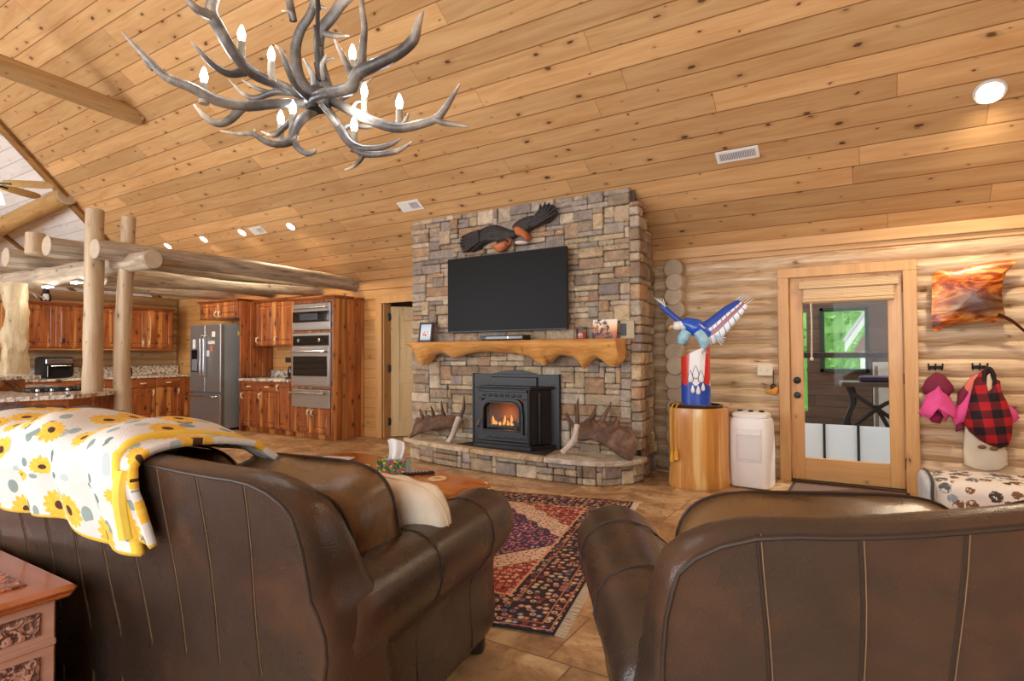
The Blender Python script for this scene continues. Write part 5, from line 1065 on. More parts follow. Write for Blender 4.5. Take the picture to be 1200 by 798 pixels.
log('roof_purlin', 'log purlin meeting the valley board at the far left', [(-11.02, 4.12, 3.86), (-13.6, 4.0, 3.6), (-16.9, 3.9, 3.45)], .15, TAUPEX, 'beam', jit=.05)
# ------------------------------------------------------------------ sofas
def cushion(so, M, w, h, seed):
    q = 4.6; rim = [(math.copysign(abs(cos(t)) ** (2 / q), cos(t)), math.copysign(abs(sin(t)) ** (2 / q), sin(t))) for t in [2 * PI * k / 56 for k in range(56)]]
    secs = []
    for y, k in ((-.18, .0), (-.178, .2), (-.168, .5), (-.148, .75), (-.122, .92), (-.098, 1), (-.04, 1.006), (.04, 1.006), (.098, 1), (.122, .92), (.148, .75), (.168, .5), (.178, .2), (.18, 0)):
        row = []
        for u, v in rim:
            p = Vector((u * (w - .004) / 2 * k, y, v * h / 2 * .992 * k)); amp = .034 if abs(y) > .1 else .01
            p += Vector((0, 1.2, .5)) * amp * mnoise.noise(p * 7 + Vector((seed, seed * .7, 0))); row.append(M @ p)
        secs.append(row)
    mb = MB(); mb.loft(secs); return mb.build('back_cushion', LEATHERT, so, smooth=60)
def make_sofa(label, loc, rz, W, seams, ncush, cam=.06, lean=0):
    so = thing('leather_sofa', label, 'sofa', loc, rz); so.scale = (1.06, 1.06, 1.06); hw = W / 2
    yb = lambda z: -.18 * max(0, z - .35)
    yf = lambda z: yb(z) + .25 - .15 * min(1, max(0, (z - .5) / .45))
    topz = lambda x: .912 + cam * (lambda t: t * t * (3 - 2 * t))(min(1, max(0, (hw - .3 - abs(x)) / (hw - .45))))
    half = [(hw - .03, .055), (hw - .045, .3), (hw - .05, .4), (hw - .025, .48), (hw - .02, .545), (hw - .035, .6), (hw - .05, .63), (hw - .05, .68), (hw - .055, .75), (hw - .065, .8)]
    for k in range(1, 6):
        a = k / 5 * PI / 2; half.append((hw - .065 - .205 * (1 - cos(a)), .8 + (topz(hw - .27) - .8) * sin(a)))
    n = 14
    half += [(x, topz(x)) for x in [(hw - .27) * (1 - k / n) for k in range(1, n + 1)]]
    poly = half + [(-x, z) for x, z in reversed(half[:-1])]
    def inset(d):
        o = []
        for i in range(len(poly)):
            p, q, r = [Vector((*poly[j % len(poly)], 0)) for j in (i - 1, i, i + 1)]
            t = (r - p).normalized(); nn = Vector((-t.y, t.x, 0)); o.append((q.x + nn.x * d, q.y + nn.y * d))
        return o
    sec = lambda d, f, off: [(x, f(z) + off, z) for x, z in inset(d)]
    mb = MB(); mb.loft([sec(.03, yb, .002), sec(.012, yb, .0), sec(.002, yb, .012), sec(-.004, yb, .05), sec(-.004, yf, -.05), sec(.006, yf, -.015), sec(.03, yf, 0)]); mb.build('back_frame', LEATHER, so, smooth=50)
    mb = MB(); mb.tube([(x, yb(z) - .001, z) for x, z in inset(.014)[2:-2]], .0048, 7); mb.build('back_piping', PIPING, so)
    for sx in seams:
        x0 = sx * hw; pts = []
        for k in range(15):
            z = topz(x0) - .012 - (topz(x0) - .1) * k / 14; pts.append((x0 * (1 - .05 * k / 14) + .008 * sin(k * .5 + sx * 9), yb(z) + .0015, z))
        mb = MB(); mb.tube(pts, .003, 6); mb.build('back_seam', PIPING, so)
        mb = MB(); mb.tube([(p[0] + .006, p[1] - .0005, p[2]) for p in pts], .0013, 5); mb.build('stitching', STITCH, so)
    sc = [(-.22, .06), (-.22, .4), (-.21, .5), (-.175, .575), (-.12, .622), (-.055, .642), (.005, .636), (.055, .61), (.085, .565), (.092, .51), (.075, .455), (.04, .41), (.005, .375), (-.01, .33), (-.012, .26), (-.004, .18), (.0, .09), (-.015, .05)]
    for s in (-1, 1):
        secs = []
        for y, k, dz in ((.02, 1, 0), (.1, 1.0, 0), (.3, 1.0, 0), (.5, 1.0, .002), (.7, 1.02, .004), (.9, 1.04, .006), (1.0, 1.05, .008), (1.06, 1.02, .006), (1.1, .93, .0), (1.125, .75, -.01), (1.13, .5, -.01)):
            secs.append([(s * (hw + (-.085 + (u + .085) * k) - .085 * (1 - min(1, y)) - lean * y), y, .5 + (z - .5) * (k if z > .36 else min(1, k)) + dz) for u, z in sc])
        mb = MB(); mb.loft(secs); arm = mb.build('arm', LEATHER, so, smooth=50, sub=1)
        for y, k, dz in ((.46, 1.002, .002), (.84, 1.036, .006)):
            mb = MB(); mb.tube([(s * (hw + (-.085 + (u + .085) * k) - .085 * (1 - y) - lean * y), y, .5 + (z - .5) * k + dz) for u, z in sc[2:17]], .0024, 6); mb.build('seam', PIPING, arm)
    mb = MB(); mb.span((-hw + .2, .16, .06), (hw - .2, 1.02, .31), .03); mb.build('seat_base', LEATHER, so)
    cw = (2 * hw - .54) / ncush; bw = (2 * hw - .3) / ncush
    for i in range(ncush):
        x = -hw + .27 + cw * (i + .5)
        mb = MB(); mb.soft((x, .7, .385), (cw - .01, .74, .19), 5, 10, wob=.01, seed=i); mb.build('seat_cushion', LEATHER, so, smooth=60)
        x = -hw + .15 + bw * (i + .5); M = Matrix.Translation((x, .32, .6)) @ Matrix.Rotation(math.radians(13), 4, 'X')
        bcu = cushion(so, M, bw - .008, .5, i * 3 + W)
        mb = MB(); q = 4.6; rim = [(math.copysign(abs(cos(t)) ** (2 / q), cos(t)) * (bw - .012) / 2, math.copysign(abs(sin(t)) ** (2 / q), sin(t)) * .248) for t in [2 * PI * k / 48 for k in range(49)]]
        for yy in (-.098, .098): mb.tube([M @ Vector((u * 1.003, yy, v * 1.003)) for u, v in rim], .005, 6)
        mb.build('piping', PIPING, bcu)
    for x in (-hw + .06, hw - .06):
        for y in (.1, 1.0):
            mb = MB(); mb.lathe([(0, 0), (.03, 0), (.036, .02), (.036, .065), (0, .065)], (x - math.copysign(lean * y, x), y, 0), 14); mb.build('leg', plain('dark_leg', (40, 28, 22), .35), so)
    return so
LRZ = math.radians(6); LW = 2.3
lx, ly = cos(LRZ), sin(LRZ)
LC = Vector((-2.333, .889, 0))
left_sofa = make_sofa('brown leather sofa with a sunflower blanket over its back beside the carved chest', LC, LRZ, LW, [-0.81, -0.68, -0.55, -0.42, -0.29, -0.15, -0.02, 0.12, 0.25, 0.38, 0.52, 0.65, 0.79], 3, .035, .16)
RRZ = math.radians(25); RW = 2.3; rx, ry = cos(RRZ), sin(RRZ)
RC = Vector((.68, 1.6, 0))
right_sofa = make_sofa('brown leather sofa seen from behind in front of the glazed door', RC, RRZ, RW, [-0.81, -0.68, -0.55, -0.42, -0.29, -0.15, -0.02, 0.12, 0.25, 0.38, 0.52, 0.65, 0.79], 3, .07)
def LP(x, y, z): x, y, z = x * 1.06, y * 1.06, z * 1.06; return Vector((LC.x + lx * x - ly * y, LC.y + ly * x + lx * y, z))
# cream pillow on the left sofa
tp = thing('throw_pillow', 'cream throw pillow tucked against the front of the leather back cushion', 'pillow', LP(LW / 2 - .32, .66, .40), LRZ)
mb = MB(); mb.soft((0, 0, .2), (.42, .15, .42), 3.4, 12, Matrix.Rotation(math.radians(16), 4, 'X') @ Matrix.Rotation(math.radians(6), 4, 'Y'), wob=.01); mb.build('cover', plain('cream_linen', (226, 212, 188), .85, bump=.2), tp, smooth=60)
mb = MB(); mb.soft((0, 0, .2), (.43, .016, .43), 3.2, 10, Matrix.Rotation(math.radians(16), 4, 'X') @ Matrix.Rotation(math.radians(6), 4, 'Y')); mb.build('edge_piping', plain('tan_piping', (206, 184, 148), .85), tp, smooth=60)
# fuzzy throw
ft = thing('fuzzy_throw', 'dark brown fuzzy throw bunched on the sofa back at the left edge behind the blanket', 'throw', LP(-.85, .2, .83), LRZ)
m = Mt('dark_fuzz', .95); v = m.obj(); n = m.noise(v, 55, 3, .7); m.color(m.mix(n, (38, 26, 24), (112, 88, 80))); m.bump(n, 1, .02)
mb = MB(); mb.soft((-.05, .1, .06), (1.3, .4, .18), 3, 14, wob=.06, seed=2); mb.build('fleece', m.m, ft, smooth=60)
# sunflower blanket
m = Mt('sunflower_fleece', .95); u = m.uv()
def flowers(scale, off, rad, petals, rand=.75):
    vo = m.vor(m.map(u, (scale, scale, 1), off), 1.0, rand=rand, dim='2D')
    d = m.vmath('SUBTRACT', m.map(u, (scale, scale, 1), off), vo['Position']); x, y, z = m.sep(d); an = m.math('ARCTAN2', y, x); r = m.vmath('LENGTH', m.comb(x, y, 0))
    pet = m.math('ADD', rad, m.math('MULTIPLY', m.math('ABSOLUTE', m.math('SINE', m.math('MULTIPLY', an, petals))), rad * .3)); return r, pet, vo
r1, p1, v1 = flowers(8.2, (.33, .15, 0), .3, 6.5); c1 = m.sep(v1['Color']); on1 = m.math('GREATER_THAN', c1[0], .3)
col = m.mix(m.noise(m.map(u, (4, 4, 4)), 1, 3), (222, 219, 213), (208, 198, 188))
vl = m.vor(m.map(u, (21, 15, 1), (0, 0, 0), (0, 0, .5)), 1.0, rand=1, dim='2D'); lc_ = m.sep(vl['Color'])
leaf = m.math('MULTIPLY', m.math('LESS_THAN', vl['Distance'], .33), m.math('GREATER_THAN', lc_[0], .52)); col = m.mix(leaf, col, m.ramp(lc_[1], [(0, (98, 116, 104)), (.4, (150, 166, 160)), (.7, (180, 190, 188)), (1, (84, 104, 88))]))
pm = m.math('MULTIPLY', on1, m.math('LESS_THAN', r1, p1)); pc_ = m.mix(m.noise(m.map(u, (60, 60, 1)), 1, 3), (214, 148, 24), (246, 206, 80)); col = m.mix(pm, col, pc_)
cm_ = m.math('MULTIPLY', on1, m.math('LESS_THAN', r1, .11)); col = m.mix(cm_, col, (74, 42, 28))
x, y, z = m.sep(u); ed = m.math('LESS_THAN', m.math('MINIMUM', m.math('SUBTRACT', 1.61, x), m.math('MINIMUM', y, 10)), .014); col = m.mix(ed, col, (236, 196, 70)); m.color(col); m.bump(m.noise(m.map(u, (160, 160, 1)), 1, 2), .4, .006)
FLEECE = m.m
bk = thing('sunflower_blanket', 'white fleece blanket printed with yellow sunflowers draped over the sofa back', 'blanket', LP(0, 0, 0), LRZ); bk.scale = (1.06, 1.06, 1.06)
def drape(uu, x0, x1, hem, front, lift, fw):
    """fold over the sofa back: v 0 = rear hem, 1 = front edge"""
    path = None
    def fn(u, v):
        x = x0 + (x1 - x0) * u; tz = .905 + .035 * (lambda t: t * t * (3 - 2 * t))(min(1, max(0, (.85 - abs(x)) / .7))); h = hem(u); f = front(u)
        P = [(-.125 + .0, tz - h), (-.135, tz - h * .5), (-.14, tz - .06), (-.12, tz + .02 + lift), (-.03, tz + .05 + lift), (.12, tz + .045 + lift), (.25, tz + .01 + lift), (.25 + f * .5, tz - .03 + lift), (.25 + f, tz - .07 + lift * .5)]
        C = [Vector((0, a, b)) for a, b in P]; t = v * (len(C) - 1); k = min(int(t), len(C) - 2); fr_ = t - k; p0, p1, p2, p3 = C[max(k - 1, 0)], C[k], C[k + 1], C[min(k + 2, len(C) - 1)]
        q = .5 * ((2 * p1) + (p2 - p0) * fr_ + (2 * p0 - 5 * p1 + 4 * p2 - p3) * fr_ ** 2 + (3 * p1 - p0 - 3 * p2 + p3) * fr_ ** 3)
        if q.z < tz: q.y += -.16 * 0 + .16 * (tz - q.z) * .9 * (1 if q.y < 0 else 0)
        wv = .014 * sin(x * 17 + v * 2) * (1.2 - v * .6) + .02 * mnoise.noise(Vector((x * 5, v * 3, 0)))
        q = Vector((x + .02 * sin(v * 5 + x * 3) + fw * max(0, v - .45), q.y - abs(wv) * (1 if v < .35 else 0), q.z + (wv + .012 if v > .3 else 0)))
        return q, ((x - x0) * uu, v * .95)
    return fn
mb = MB(); mb.grid(90, 60, drape(1, -1.1, .52, lambda u: .16 + .13 * max(0, u - .3) ** 1 + .012 * sin(u * 22), lambda u: .12 + .01 * u, -.008, -.06)); mb.build('fleece', FLEECE, bk, smooth=80, thick=.022, normals=False)
mb = MB(); mb.grid(16, 50, drape(1, .45, .57, lambda u: .2 + .02 * u, lambda u: .1, -.016, -.02)); mb.build('folded_edge', FLEECE, bk, smooth=80, thick=.02, normals=False)
mb = MB(); mb.tube(catmull([(.515, -.125, .72), (.52, -.145, .83), (.525, -.14, .9)]), .019, 8); mb.build('yellow_binding', plain('yellow_fleece', (238, 202, 84), .95, bump=.5), bk)
# ------------------------------------------------------------------ carved chest
CH = Mt('carved_wood', .38, coat=.2); v = CH.obj(); n = CH.noise(v, 7, 4, .6); vo = CH.vor(v, 46)['Distance']; w = CH.noise(v, 34, 3, .6, 2.5)
def carve(name, c1, c2, amt, coat=.2):
    m = Mt(name, .4, coat=coat); v = m.obj(); vo = m.vor(v, 38)['Distance']; w = m.noise(v, 30, 3, .6, 2.2); h = m.math('ADD', m.math('MULTIPLY', m.step(w, .42, .56), .7), m.math('MULTIPLY', vo, .6)); m.color(m.mix(m.step(h, .2, .9), c1, c2)); m.bump(h, amt, .012); return m.m
CTOP = carve('chest_carving', (92, 40, 18), (190, 104, 56), 1); CSIDE = carve('chest_side_carving', (96, 56, 44), (196, 146, 126), 1, .1); CPL = wood('chest_wood', (186, 104, 54), (146, 74, 34), knot=0, rough=.3, coat=.4); CPS = wood('chest_side_wood', (196, 150, 128), (170, 122, 100), axis='y', knot=0, rough=.35)
ch = thing('carved_chest', 'carved reddish wooden chest with floral panels behind the leather sofa', 'chest', (-2.53, .345, 0), 0)
mb = MB(); mb.span((-.5, -.40, .02), (.5, .40, .575), .006); mb.build('body', CPS, ch)
mb = MB(); mb.span((-.54, -.44, .58), (.54, .44, .605), .012); mb.span((-.53, -.43, .568), (.53, .43, .585), .008); mb.build('lid', CPL, ch)
mb = MB(); mb.span((-.47, .17, .6), (.44, .35, .611), .003); mb.span((-.47, -.37, .6), (.44, -.2, .611), .003); mb.span((.2, -.2, .6), (.44, .17, .611), .003); mb.span((-.44, -.17, .6), (.17, .14, .612), .003); mb.build('lid_carving', CTOP, ch)
mb = MB(); mb.span((.495, -.36, .475), (.508, .36, .54), .003); mb.build('frieze_carving', CSIDE, ch)
mb = MB(); mb.span((.495, -.36, .08), (.508, .36, .415), .003); mb.build('side_carving', CSIDE, ch)
mb = MB(); mb.span((.49, -.40, .435), (.506, .40, .455), .004); mb.span((.49, -.4, .02), (.506, .4, .06), .004); mb.build('moulding', CPS, ch)
# ------------------------------------------------------------------ coffee table
cf = thing('coffee_table', 'honey-coloured live-edge coffee table with curved dark branch legs on the rug', 'table', (-2.9, 3.03, 0), math.radians(-13))
TABM = wood('live_edge_top', (206, 128, 60), (150, 82, 34), axis='x', knot=.15, rough=.22, grain=.9, coat=.5)
mb = MB(); P = smooth_poly([(-.95, -.2), (-.5, -.25), (0, -.235), (.4, -.2), (.72, -.205), (.84, -.1), (.8, .05), (.84, .18), (.62, .25), (.2, .22), (-.3, .27), (-.8, .25), (-.98, .05)], 4)
mb.loft([[(u * .985, v * .96, .405) for u, v in P], [(u, v, .42) for u, v in P], [(u * .995, v * .985, .445) for u, v in P], [(u * .985, v * .965, .45) for u, v in P]]); mb.build('table_top', TABM, cf, smooth=40)
for x, y, s in ((.3, -.1, 1), (.42, .1, -1), (-.6, -.12, 1), (-.62, .12, -1)):
    mb = MB(); mb.tube(catmull([(x - s * .1, y, .405), (x - s * .02, y - .02, .3), (x + s * .1, y, .17), (x + s * .16, y + .03, .06), (x + s * .13, y, .0)]), [.022, .02, .024, .022, .028], 9, jit=.25); mb.build('leg', plain('branch_leg', (66, 52, 44), .55, bump=.4), cf)
def on_table(px, py): p = aZ(px, py, .45); return (p.x, p.y, .4505)
tx = thing('tissue_box', 'flowered tissue box with a white tissue sticking out on the coffee table', 'tissue box', on_table(462, 554), math.radians(24))
m = Mt('floral_box', .4); v = m.obj(); vo = m.vor(v, 62, rand=1); cc = m.sep(vo['Color']); x, y, z = m.sep(v)
fl = m.ramp(cc[0], [(0, (36, 120, 48)), (.3, (206, 62, 110)), (.5, (90, 160, 66)), (.68, (178, 96, 168)), (.82, (30, 84, 40)), (.92, (240, 196, 60))], 'CONSTANT'); end = m.ramp(vo['Distance'], [(0, (226, 244, 240)), (.6, (130, 206, 204))])
m.color(m.mix(m.math('GREATER_THAN', m.math('ABSOLUTE', x), .1045), fl, end))
mb = MB(); mb.span((-.105, -.058, 0), (.105, .058, .095), .003); mb.build('carton', m.m, tx)
mb = MB(); mb.prism(smooth_poly([(-.06, -.02), (.06, -.02), (.06, .02), (-.06, .02)], 3), lambda u, v, k: (u, v, .0945 + .001 * k)); mb.build('opening', plain('box_slot', (170, 200, 206), .6), tx)
mb = MB()
def tis(u, v): return Vector(((u - .5) * (.09 + .03 * v) + .012 * sin(v * 3), .018 * sin(u * 9) * (1 - v * .3) + .03 * v, .09 + .12 * v + .02 * v * cos(u * 3 - 1))), (u, v)
mb.grid(14, 8, tis); mb.build('tissue', plain('white_tissue', (244, 244, 242), .9, var=.02), tx, thick=.003, smooth=80, normals=False)
for q, rz, L, lab in (((483, 556), 40, .14, 'short black remote beside the tissue box on the coffee table'), ((493, 556), 48, .19, 'long black remote with grey buttons beside the coaster on the coffee table')):
    rm = thing('remote_control', lab, 'remote', on_table(*q), math.radians(rz), 'remotes on the coffee table'); mb = MB(); mb.span((-L / 2, -.022, 0), (L / 2, .022, .018), .007); mb.build('case', BLACK, rm)
    mb = MB(); [mb.box((-L * .38 + k * L * .12, y, .0185), (.008, .008, .004), .001) for k in range(6) for y in (-.011, 0, .011)]; mb.build('button', plain('button_grey', (176, 180, 184), .5), rm)
for q, lab in (((513, 562.5), 'round wooden coaster at the right end of the coffee table'), ((424, 548), 'round wooden coaster left of the tissue box')):
    co = thing('coaster', lab, 'coaster', on_table(*q), 0, 'coasters on the coffee table'); mb = MB(); mb.lathe([(0, 0), (.056, 0), (.06, .004), (.06, .012), (.056, .015), (.046, .013), (0, .013)], seg=28); mb.build('disc', plain('coaster_wood', (224, 198, 146), .5, sc=30), co); mb = MB(); mb.lathe([(0, .0125), (.024, .0125), (.022, .0145), (0, .0145)], seg=20); mb.build('motif', plain('coaster_motif', (176, 150, 96), .5), co)
for i, (q, rz, c, dz, lab) in enumerate((((389, 543), 12, (70, 62, 88), 0, 'dark magazine lying lowest at the far end of the coffee table'), ((391, 541), 22, (214, 208, 206), .012, 'pale magazine lying on top of the dark one'))):
    p = on_table(*q); mg = thing('magazine', lab, 'magazine', (p[0], p[1], p[2] + dz), math.radians(rz), 'magazines on the coffee table'); mb = MB(); mb.span((-.13, -.1, 0), (.13, .1, .011), .003); mb.build('cover', plain('cover_%d' % i, c, .35, var=.2, sc=25), mg); mb = MB(); mb.span((-.131, -.098, .002), (.127, .098, .009), .001); mb.build('pages', plain('pages_%d' % i, (226, 222, 214), .8), mg)
# ------------------------------------------------------------------ rug
m = Mt('persian_rug', .95); u = m.uv(); RWd, RL = 2.35, 2.45; x, y, z = m.sep(u)
ed = m.math('MINIMUM', m.math('MINIMUM', x, m.math('SUBTRACT', RWd, x)), m.math('MINIMUM', y, m.math('SUBTRACT', RL, y)))
def blossoms(sc, rand, cols, r0, r1, dark):
    vo = m.vor(m.map(u, (sc, sc, 1)), 1.0, rand=rand, dim='2D'); c = m.sep(vo['Color']); d = vo['Distance']
    k = m.ramp(c[0], cols, 'CONSTANT'); a = m.mix(m.math('LESS_THAN', d, r1), dark, k); return m.mix(m.math('LESS_THAN', d, r0), a, m.ramp(c[1], cols[::-1] and [(0, (226, 200, 170)), (.5, (120, 30, 44)), (.8, (40, 34, 56))], 'CONSTANT'))
navy = blossoms(22, .7, [(0, (188, 132, 118)), (.3, (198, 176, 150)), (.55, (126, 62, 70)), (.75, (112, 120, 146)), (.9, (150, 100, 84))], .14, .36, m.mix(m.noise(m.map(u, (40, 40, 1)), 1, 2), (24, 22, 36), (60, 48, 58)))
purple = blossoms(30, .8, [(0, (186, 92, 120)), (.3, (140, 70, 112)), (.55, (212, 150, 160)), (.75, (70, 60, 108))], .16, .38, m.mix(m.noise(m.map(u, (30, 30, 1)), 1, 2), (46, 40, 76), (88, 62, 96)))
cream = blossoms(36, .8, [(0, (196, 106, 96)), (.35, (120, 44, 66)), (.6, (226, 190, 160)), (.8, (112, 100, 110))], .14, .3, (222, 200, 184))
red = blossoms(24, .7, [(0, (214, 128, 126)), (.4, (230, 182, 168)), (.7, (112, 36, 52))], .15, .36, m.mix(m.noise(m.map(u, (30, 30, 1)), 1, 2), (122, 44, 52), (164, 80, 62)))
cx, cy = RWd / 2, RL / 2
md = m.math('ADD', m.math('DIVIDE', m.math('ABSOLUTE', m.math('SUBTRACT', x, cx)), cx - .36), m.math('DIVIDE', m.math('ABSOLUTE', m.math('SUBTRACT', y, cy)), cy - .36)); md = m.math('ADD', md, m.math('MULTIPLY', m.math('SINE', m.math('MULTIPLY', m.math('ADD', x, y), 22)), .025))
fld = m.mix(m.math('GREATER_THAN', md, 1.12), purple, (60, 52, 40)); fld = m.mix(m.math('GREATER_THAN', md, 1.14), fld, cream); fld = m.mix(m.math('GREATER_THAN', md, 1.44), fld, (150, 120, 56)); fld = m.mix(m.math('GREATER_THAN', md, 1.46), fld, red)
core = m.mix(m.math('GREATER_THAN', md, .26), red, (186, 150, 90)); fld = m.mix(m.math('LESS_THAN', md, .28), fld, core)
def band(a, b, c, base): return m.mix(m.math('MULTIPLY', m.math('GREATER_THAN', ed, a), m.math('LESS_THAN', ed, b)), base, c)
col = fld; col = band(-1, .34, navy, col); col = band(-1, .012, (40, 30, 34), col); col = band(.022, .03, (190, 120, 92), col); col = band(.075, .083, (190, 120, 92), col); col = band(.27, .277, (176, 110, 86), col); col = band(.325, .34, (214, 160, 126), col)
m.color(col); m.bump(m.noise(m.map(u, (300, 300, 1)), 1, 1), .3, .004); RUGM = m.m
RGZ = math.radians(12)
rg = thing('area_rug', 'red, navy and purple floral carpet with a medallion on the tiled floor', 'rug', (-1.235, 2.325, 0), RGZ)
mb = MB()
def rugf(a, b): return Vector((-RWd * a, RL * b, .011 + .001 * sin(a * 30 + b * 17))), (RWd * a, RL * b)
mb.grid(40, 40, rugf); e = []
o = mb.build('pile', RUGM, rg, thick=.008, smooth=80)
mb = MB()
for k in range(150): y = RL * (k + .5) / 150; mb.tube([(-.005, y, .009), (.025, y + rnd.uniform(-.004, .004), .006), (.05, y + rnd.uniform(-.008, .008), .004)], .003, 4)
mb.build('fringe', plain('rug_fringe', (214, 198, 170), .9), rg)
# ------------------------------------------------------------------ antler chandelier
HUB = aD(372, 118, 3.0)
cl = thing('antler_chandelier', 'large elk antler chandelier with lit candle bulbs hanging from the pine ceiling', 'chandelier', HUB)
ANT = Mt('elk_antler', .42); v = ANT.obj(); n = ANT.noise(v, 5, 4, .6, .5); n2 = ANT.noise(ANT.map(v, (30, 30, 30)), 1, 3)
ANT.color(ANT.mix(ANT.math('MULTIPLY', n2, .35), ANT.ramp(n, [(.3, (58, 53, 50)), (.5, (98, 90, 82)), (.7, (168, 156, 138))]), (44, 41, 40))); ANT.bump(n2, .4, .01); ANT.color(ANT.mix(1, ANT.b.inputs['Base Color'].links[0].from_socket, ANT.attr(), 'MULTIPLY'))
TIPM = plain('antler_tip', (230, 220, 202), .4, var=.08)
def cp(p): return aD(p[0], p[1], p[2]) - HUB
def antler(paths):
    """paths: list of (points (px, py, distance), radii)"""
    root = None
    for i, (pts, rad) in enumerate(paths):
        mb = MB(); C = catmull([cp(p) for p in pts], 6); L = len(C); tl = 16 if i == 0 else 12
        mb.tube(C, rad, 10, jit=.12, col=(.9, .9, .9, 1), cols=[(lambda q: (.9 + q * 3.6, .9 + q * 3.5, .9 + q * 3.2, 1))(max(0, 1 - (L - 1 - j) / tl) ** 1.3) for j in range(L)])
        if i == 0: root = mb.build('antler', ANT.m, cl, smooth=60)
        else: mb.build('tine', ANT.m, root, smooth=60)
antler([([(366, 122, 3.0), (330, 121, 2.9), (290, 124, 2.8), (255, 118, 2.72), (225, 103, 2.66), (195, 90, 2.62), (172, 68, 2.6), (143, 38, 2.58)], [.02, .024, .026, .026, .024, .02, .016, .004]),
        ([(285, 123, 2.8), (270, 140, 2.78), (255, 145, 2.76), (240, 137, 2.74), (227, 122, 2.72)], [.026, .02, .017, .013, .003]), ([(180, 80, 2.61), (172, 74, 2.6), (167, 66, 2.6)], [.016, .01, .004])])
antler([([(362, 116, 3.0), (335, 103, 2.88), (300, 88, 2.75), (278, 68, 2.66), (258, 35, 2.6), (247, 12, 2.56), (255, -12, 2.54), (262, -40, 2.52)], [.02, .024, .026, .026, .027, .026, .02, .006]),
        ([(247, 18, 2.56), (232, 12, 2.52), (220, 0, 2.5), (205, -22, 2.46)], [.024, .018, .014, .004]), ([(287, 84, 2.72), (268, 86, 2.68), (250, 76, 2.64), (236, 62, 2.6), (224, 49, 2.58)], [.022, .018, .015, .011, .003])])
antler([([(360, 112, 3.05), (345, 109, 3.0), (322, 108, 3.02), (300, 115, 3.05), (285, 110, 3.08), (268, 93, 3.1)], [.018, .018, .017, .015, .012, .003]), ([(318, 109, 3.02), (300, 103, 3.08), (284, 94, 3.1)], [.014, .011, .004])])
antler([([(376, 116, 2.95), (362, 113, 2.85), (348, 100, 2.76), (338, 80, 2.7), (330, 62, 2.68), (322, 52, 2.66)], [.022, .024, .022, .018, .012, .003])])
antler([([(360, 118, 2.9), (378, 110, 2.75), (396, 107, 2.65), (412, 102, 2.58), (420, 86, 2.54), (440, 76, 2.5), (466, 63, 2.46), (484, 47, 2.44), (490, 28, 2.42), (496, 13, 2.42)], [.018, .024, .026, .029, .031, .027, .024, .024, .016, .004]),
        ([(423, 84, 2.54), (425, 60, 2.52), (427, 32, 2.5), (424, 8, 2.48), (425, -8, 2.48)], [.026, .018, .014, .012, .005]), ([(416, 92, 2.55), (408, 78, 2.56), (399, 60, 2.57), (392, 46, 2.58)], [.024, .016, .012, .004])])
antler([([(372, 112, 3.1), (392, 120, 3.0), (415, 132, 2.9), (440, 143, 2.82), (465, 150, 2.76), (490, 146, 2.72), (512, 138, 2.7), (525, 122, 2.68), (539, 98, 2.66)], [.022, .024, .025, .025, .024, .022, .02, .015, .004]),
        ([(510, 139, 2.7), (520, 144, 2.69), (535, 146, 2.68), (549, 149, 2.67)], [.018, .014, .012, .003]), ([(412, 130, 2.9), (417, 121, 2.92), (424, 119, 2.94)], [.012, .008, .004]), ([(462, 150, 2.76), (472, 146, 2.74), (479, 133, 2.73)], [.014, .012, .005])])
antler([([(374, 118, 3.1), (386, 132, 3.0), (398, 150, 2.9), (410, 167, 2.82), (425, 174, 2.78), (445, 173, 2.76), (460, 168, 2.75), (470, 162, 2.74)], [.022, .023, .023, .022, .018, .015, .012, .003]),
        ([(412, 170, 2.82), (424, 179, 2.78), (440, 181, 2.75), (465, 177, 2.72), (483, 166, 2.7)], [.02, .018, .016, .013, .003]), ([(426, 181, 2.78), (421, 189, 2.78), (413, 196, 2.78), (404, 199, 2.78)], [.014, .011, .008, .003]), ([(400, 153, 2.9), (412, 147, 2.92), (430, 149, 2.95), (442, 146, 2.96)], [.014, .012, .012, .004])])
antler([([(376, 128, 3.1), (358, 136, 2.96), (346, 150, 2.86), (342, 163, 2.8), (328, 169, 2.76), (312, 166, 2.74), (297, 157, 2.72), (280, 157, 2.7), (257, 153, 2.68)], [.02, .024, .024, .025, .018, .016, .013, .009, .003]),
        ([(343, 164, 2.8), (350, 174, 2.78), (360, 180, 2.76), (368, 178, 2.75), (370, 174, 2.74)], [.02, .015, .013, .011, .004]), ([(296, 157, 2.72), (299, 151, 2.72)], [.009, .003]), ([(346, 166, 2.8), (350, 158, 2.82)], [.01, .003]), ([(345, 138, 2.94), (330, 152, 2.98), (320, 159, 3.0), (306, 154, 3.02)], [.014, .014, .011, .003])])
antler([([(370, 112, 3.15), (352, 92, 3.2), (346, 62, 3.22), (352, 36, 3.2), (364, 16, 3.18), (368, -6, 3.16), (360, -40, 3.15)], [.024, .03, .029, .026, .024, .02, .008]), ([(366, 10, 3.18), (374, 8, 3.16), (384, 10, 3.14)], [.018, .013, .004]), ([(345, 24, 3.22), (340, 14, 3.2), (330, 13, 3.18)], [.016, .012, .004]), ([(344, 24, 3.24), (340, 4, 3.24), (336, -20, 3.24)], [.022, .022, .012])])
antler([([(388, 112, 3.1), (380, 92, 3.14), (374, 64, 3.16), (376, 38, 3.14), (390, 18, 3.12), (402, 2, 3.1), (430, -18, 3.08)], [.026, .03, .028, .03, .03, .03, .014]), ([(378, 38, 3.14), (392, 42, 3.1), (410, 42, 3.08)], [.02, .014, .004]), ([(379, 92, 3.1), (376, 80, 3.06), (382, 64, 3.04)], [.02, .016, .004]), ([(380, 72, 3.1), (386, 69, 3.08), (392, 68, 3.08)], [.01, .008, .003])])
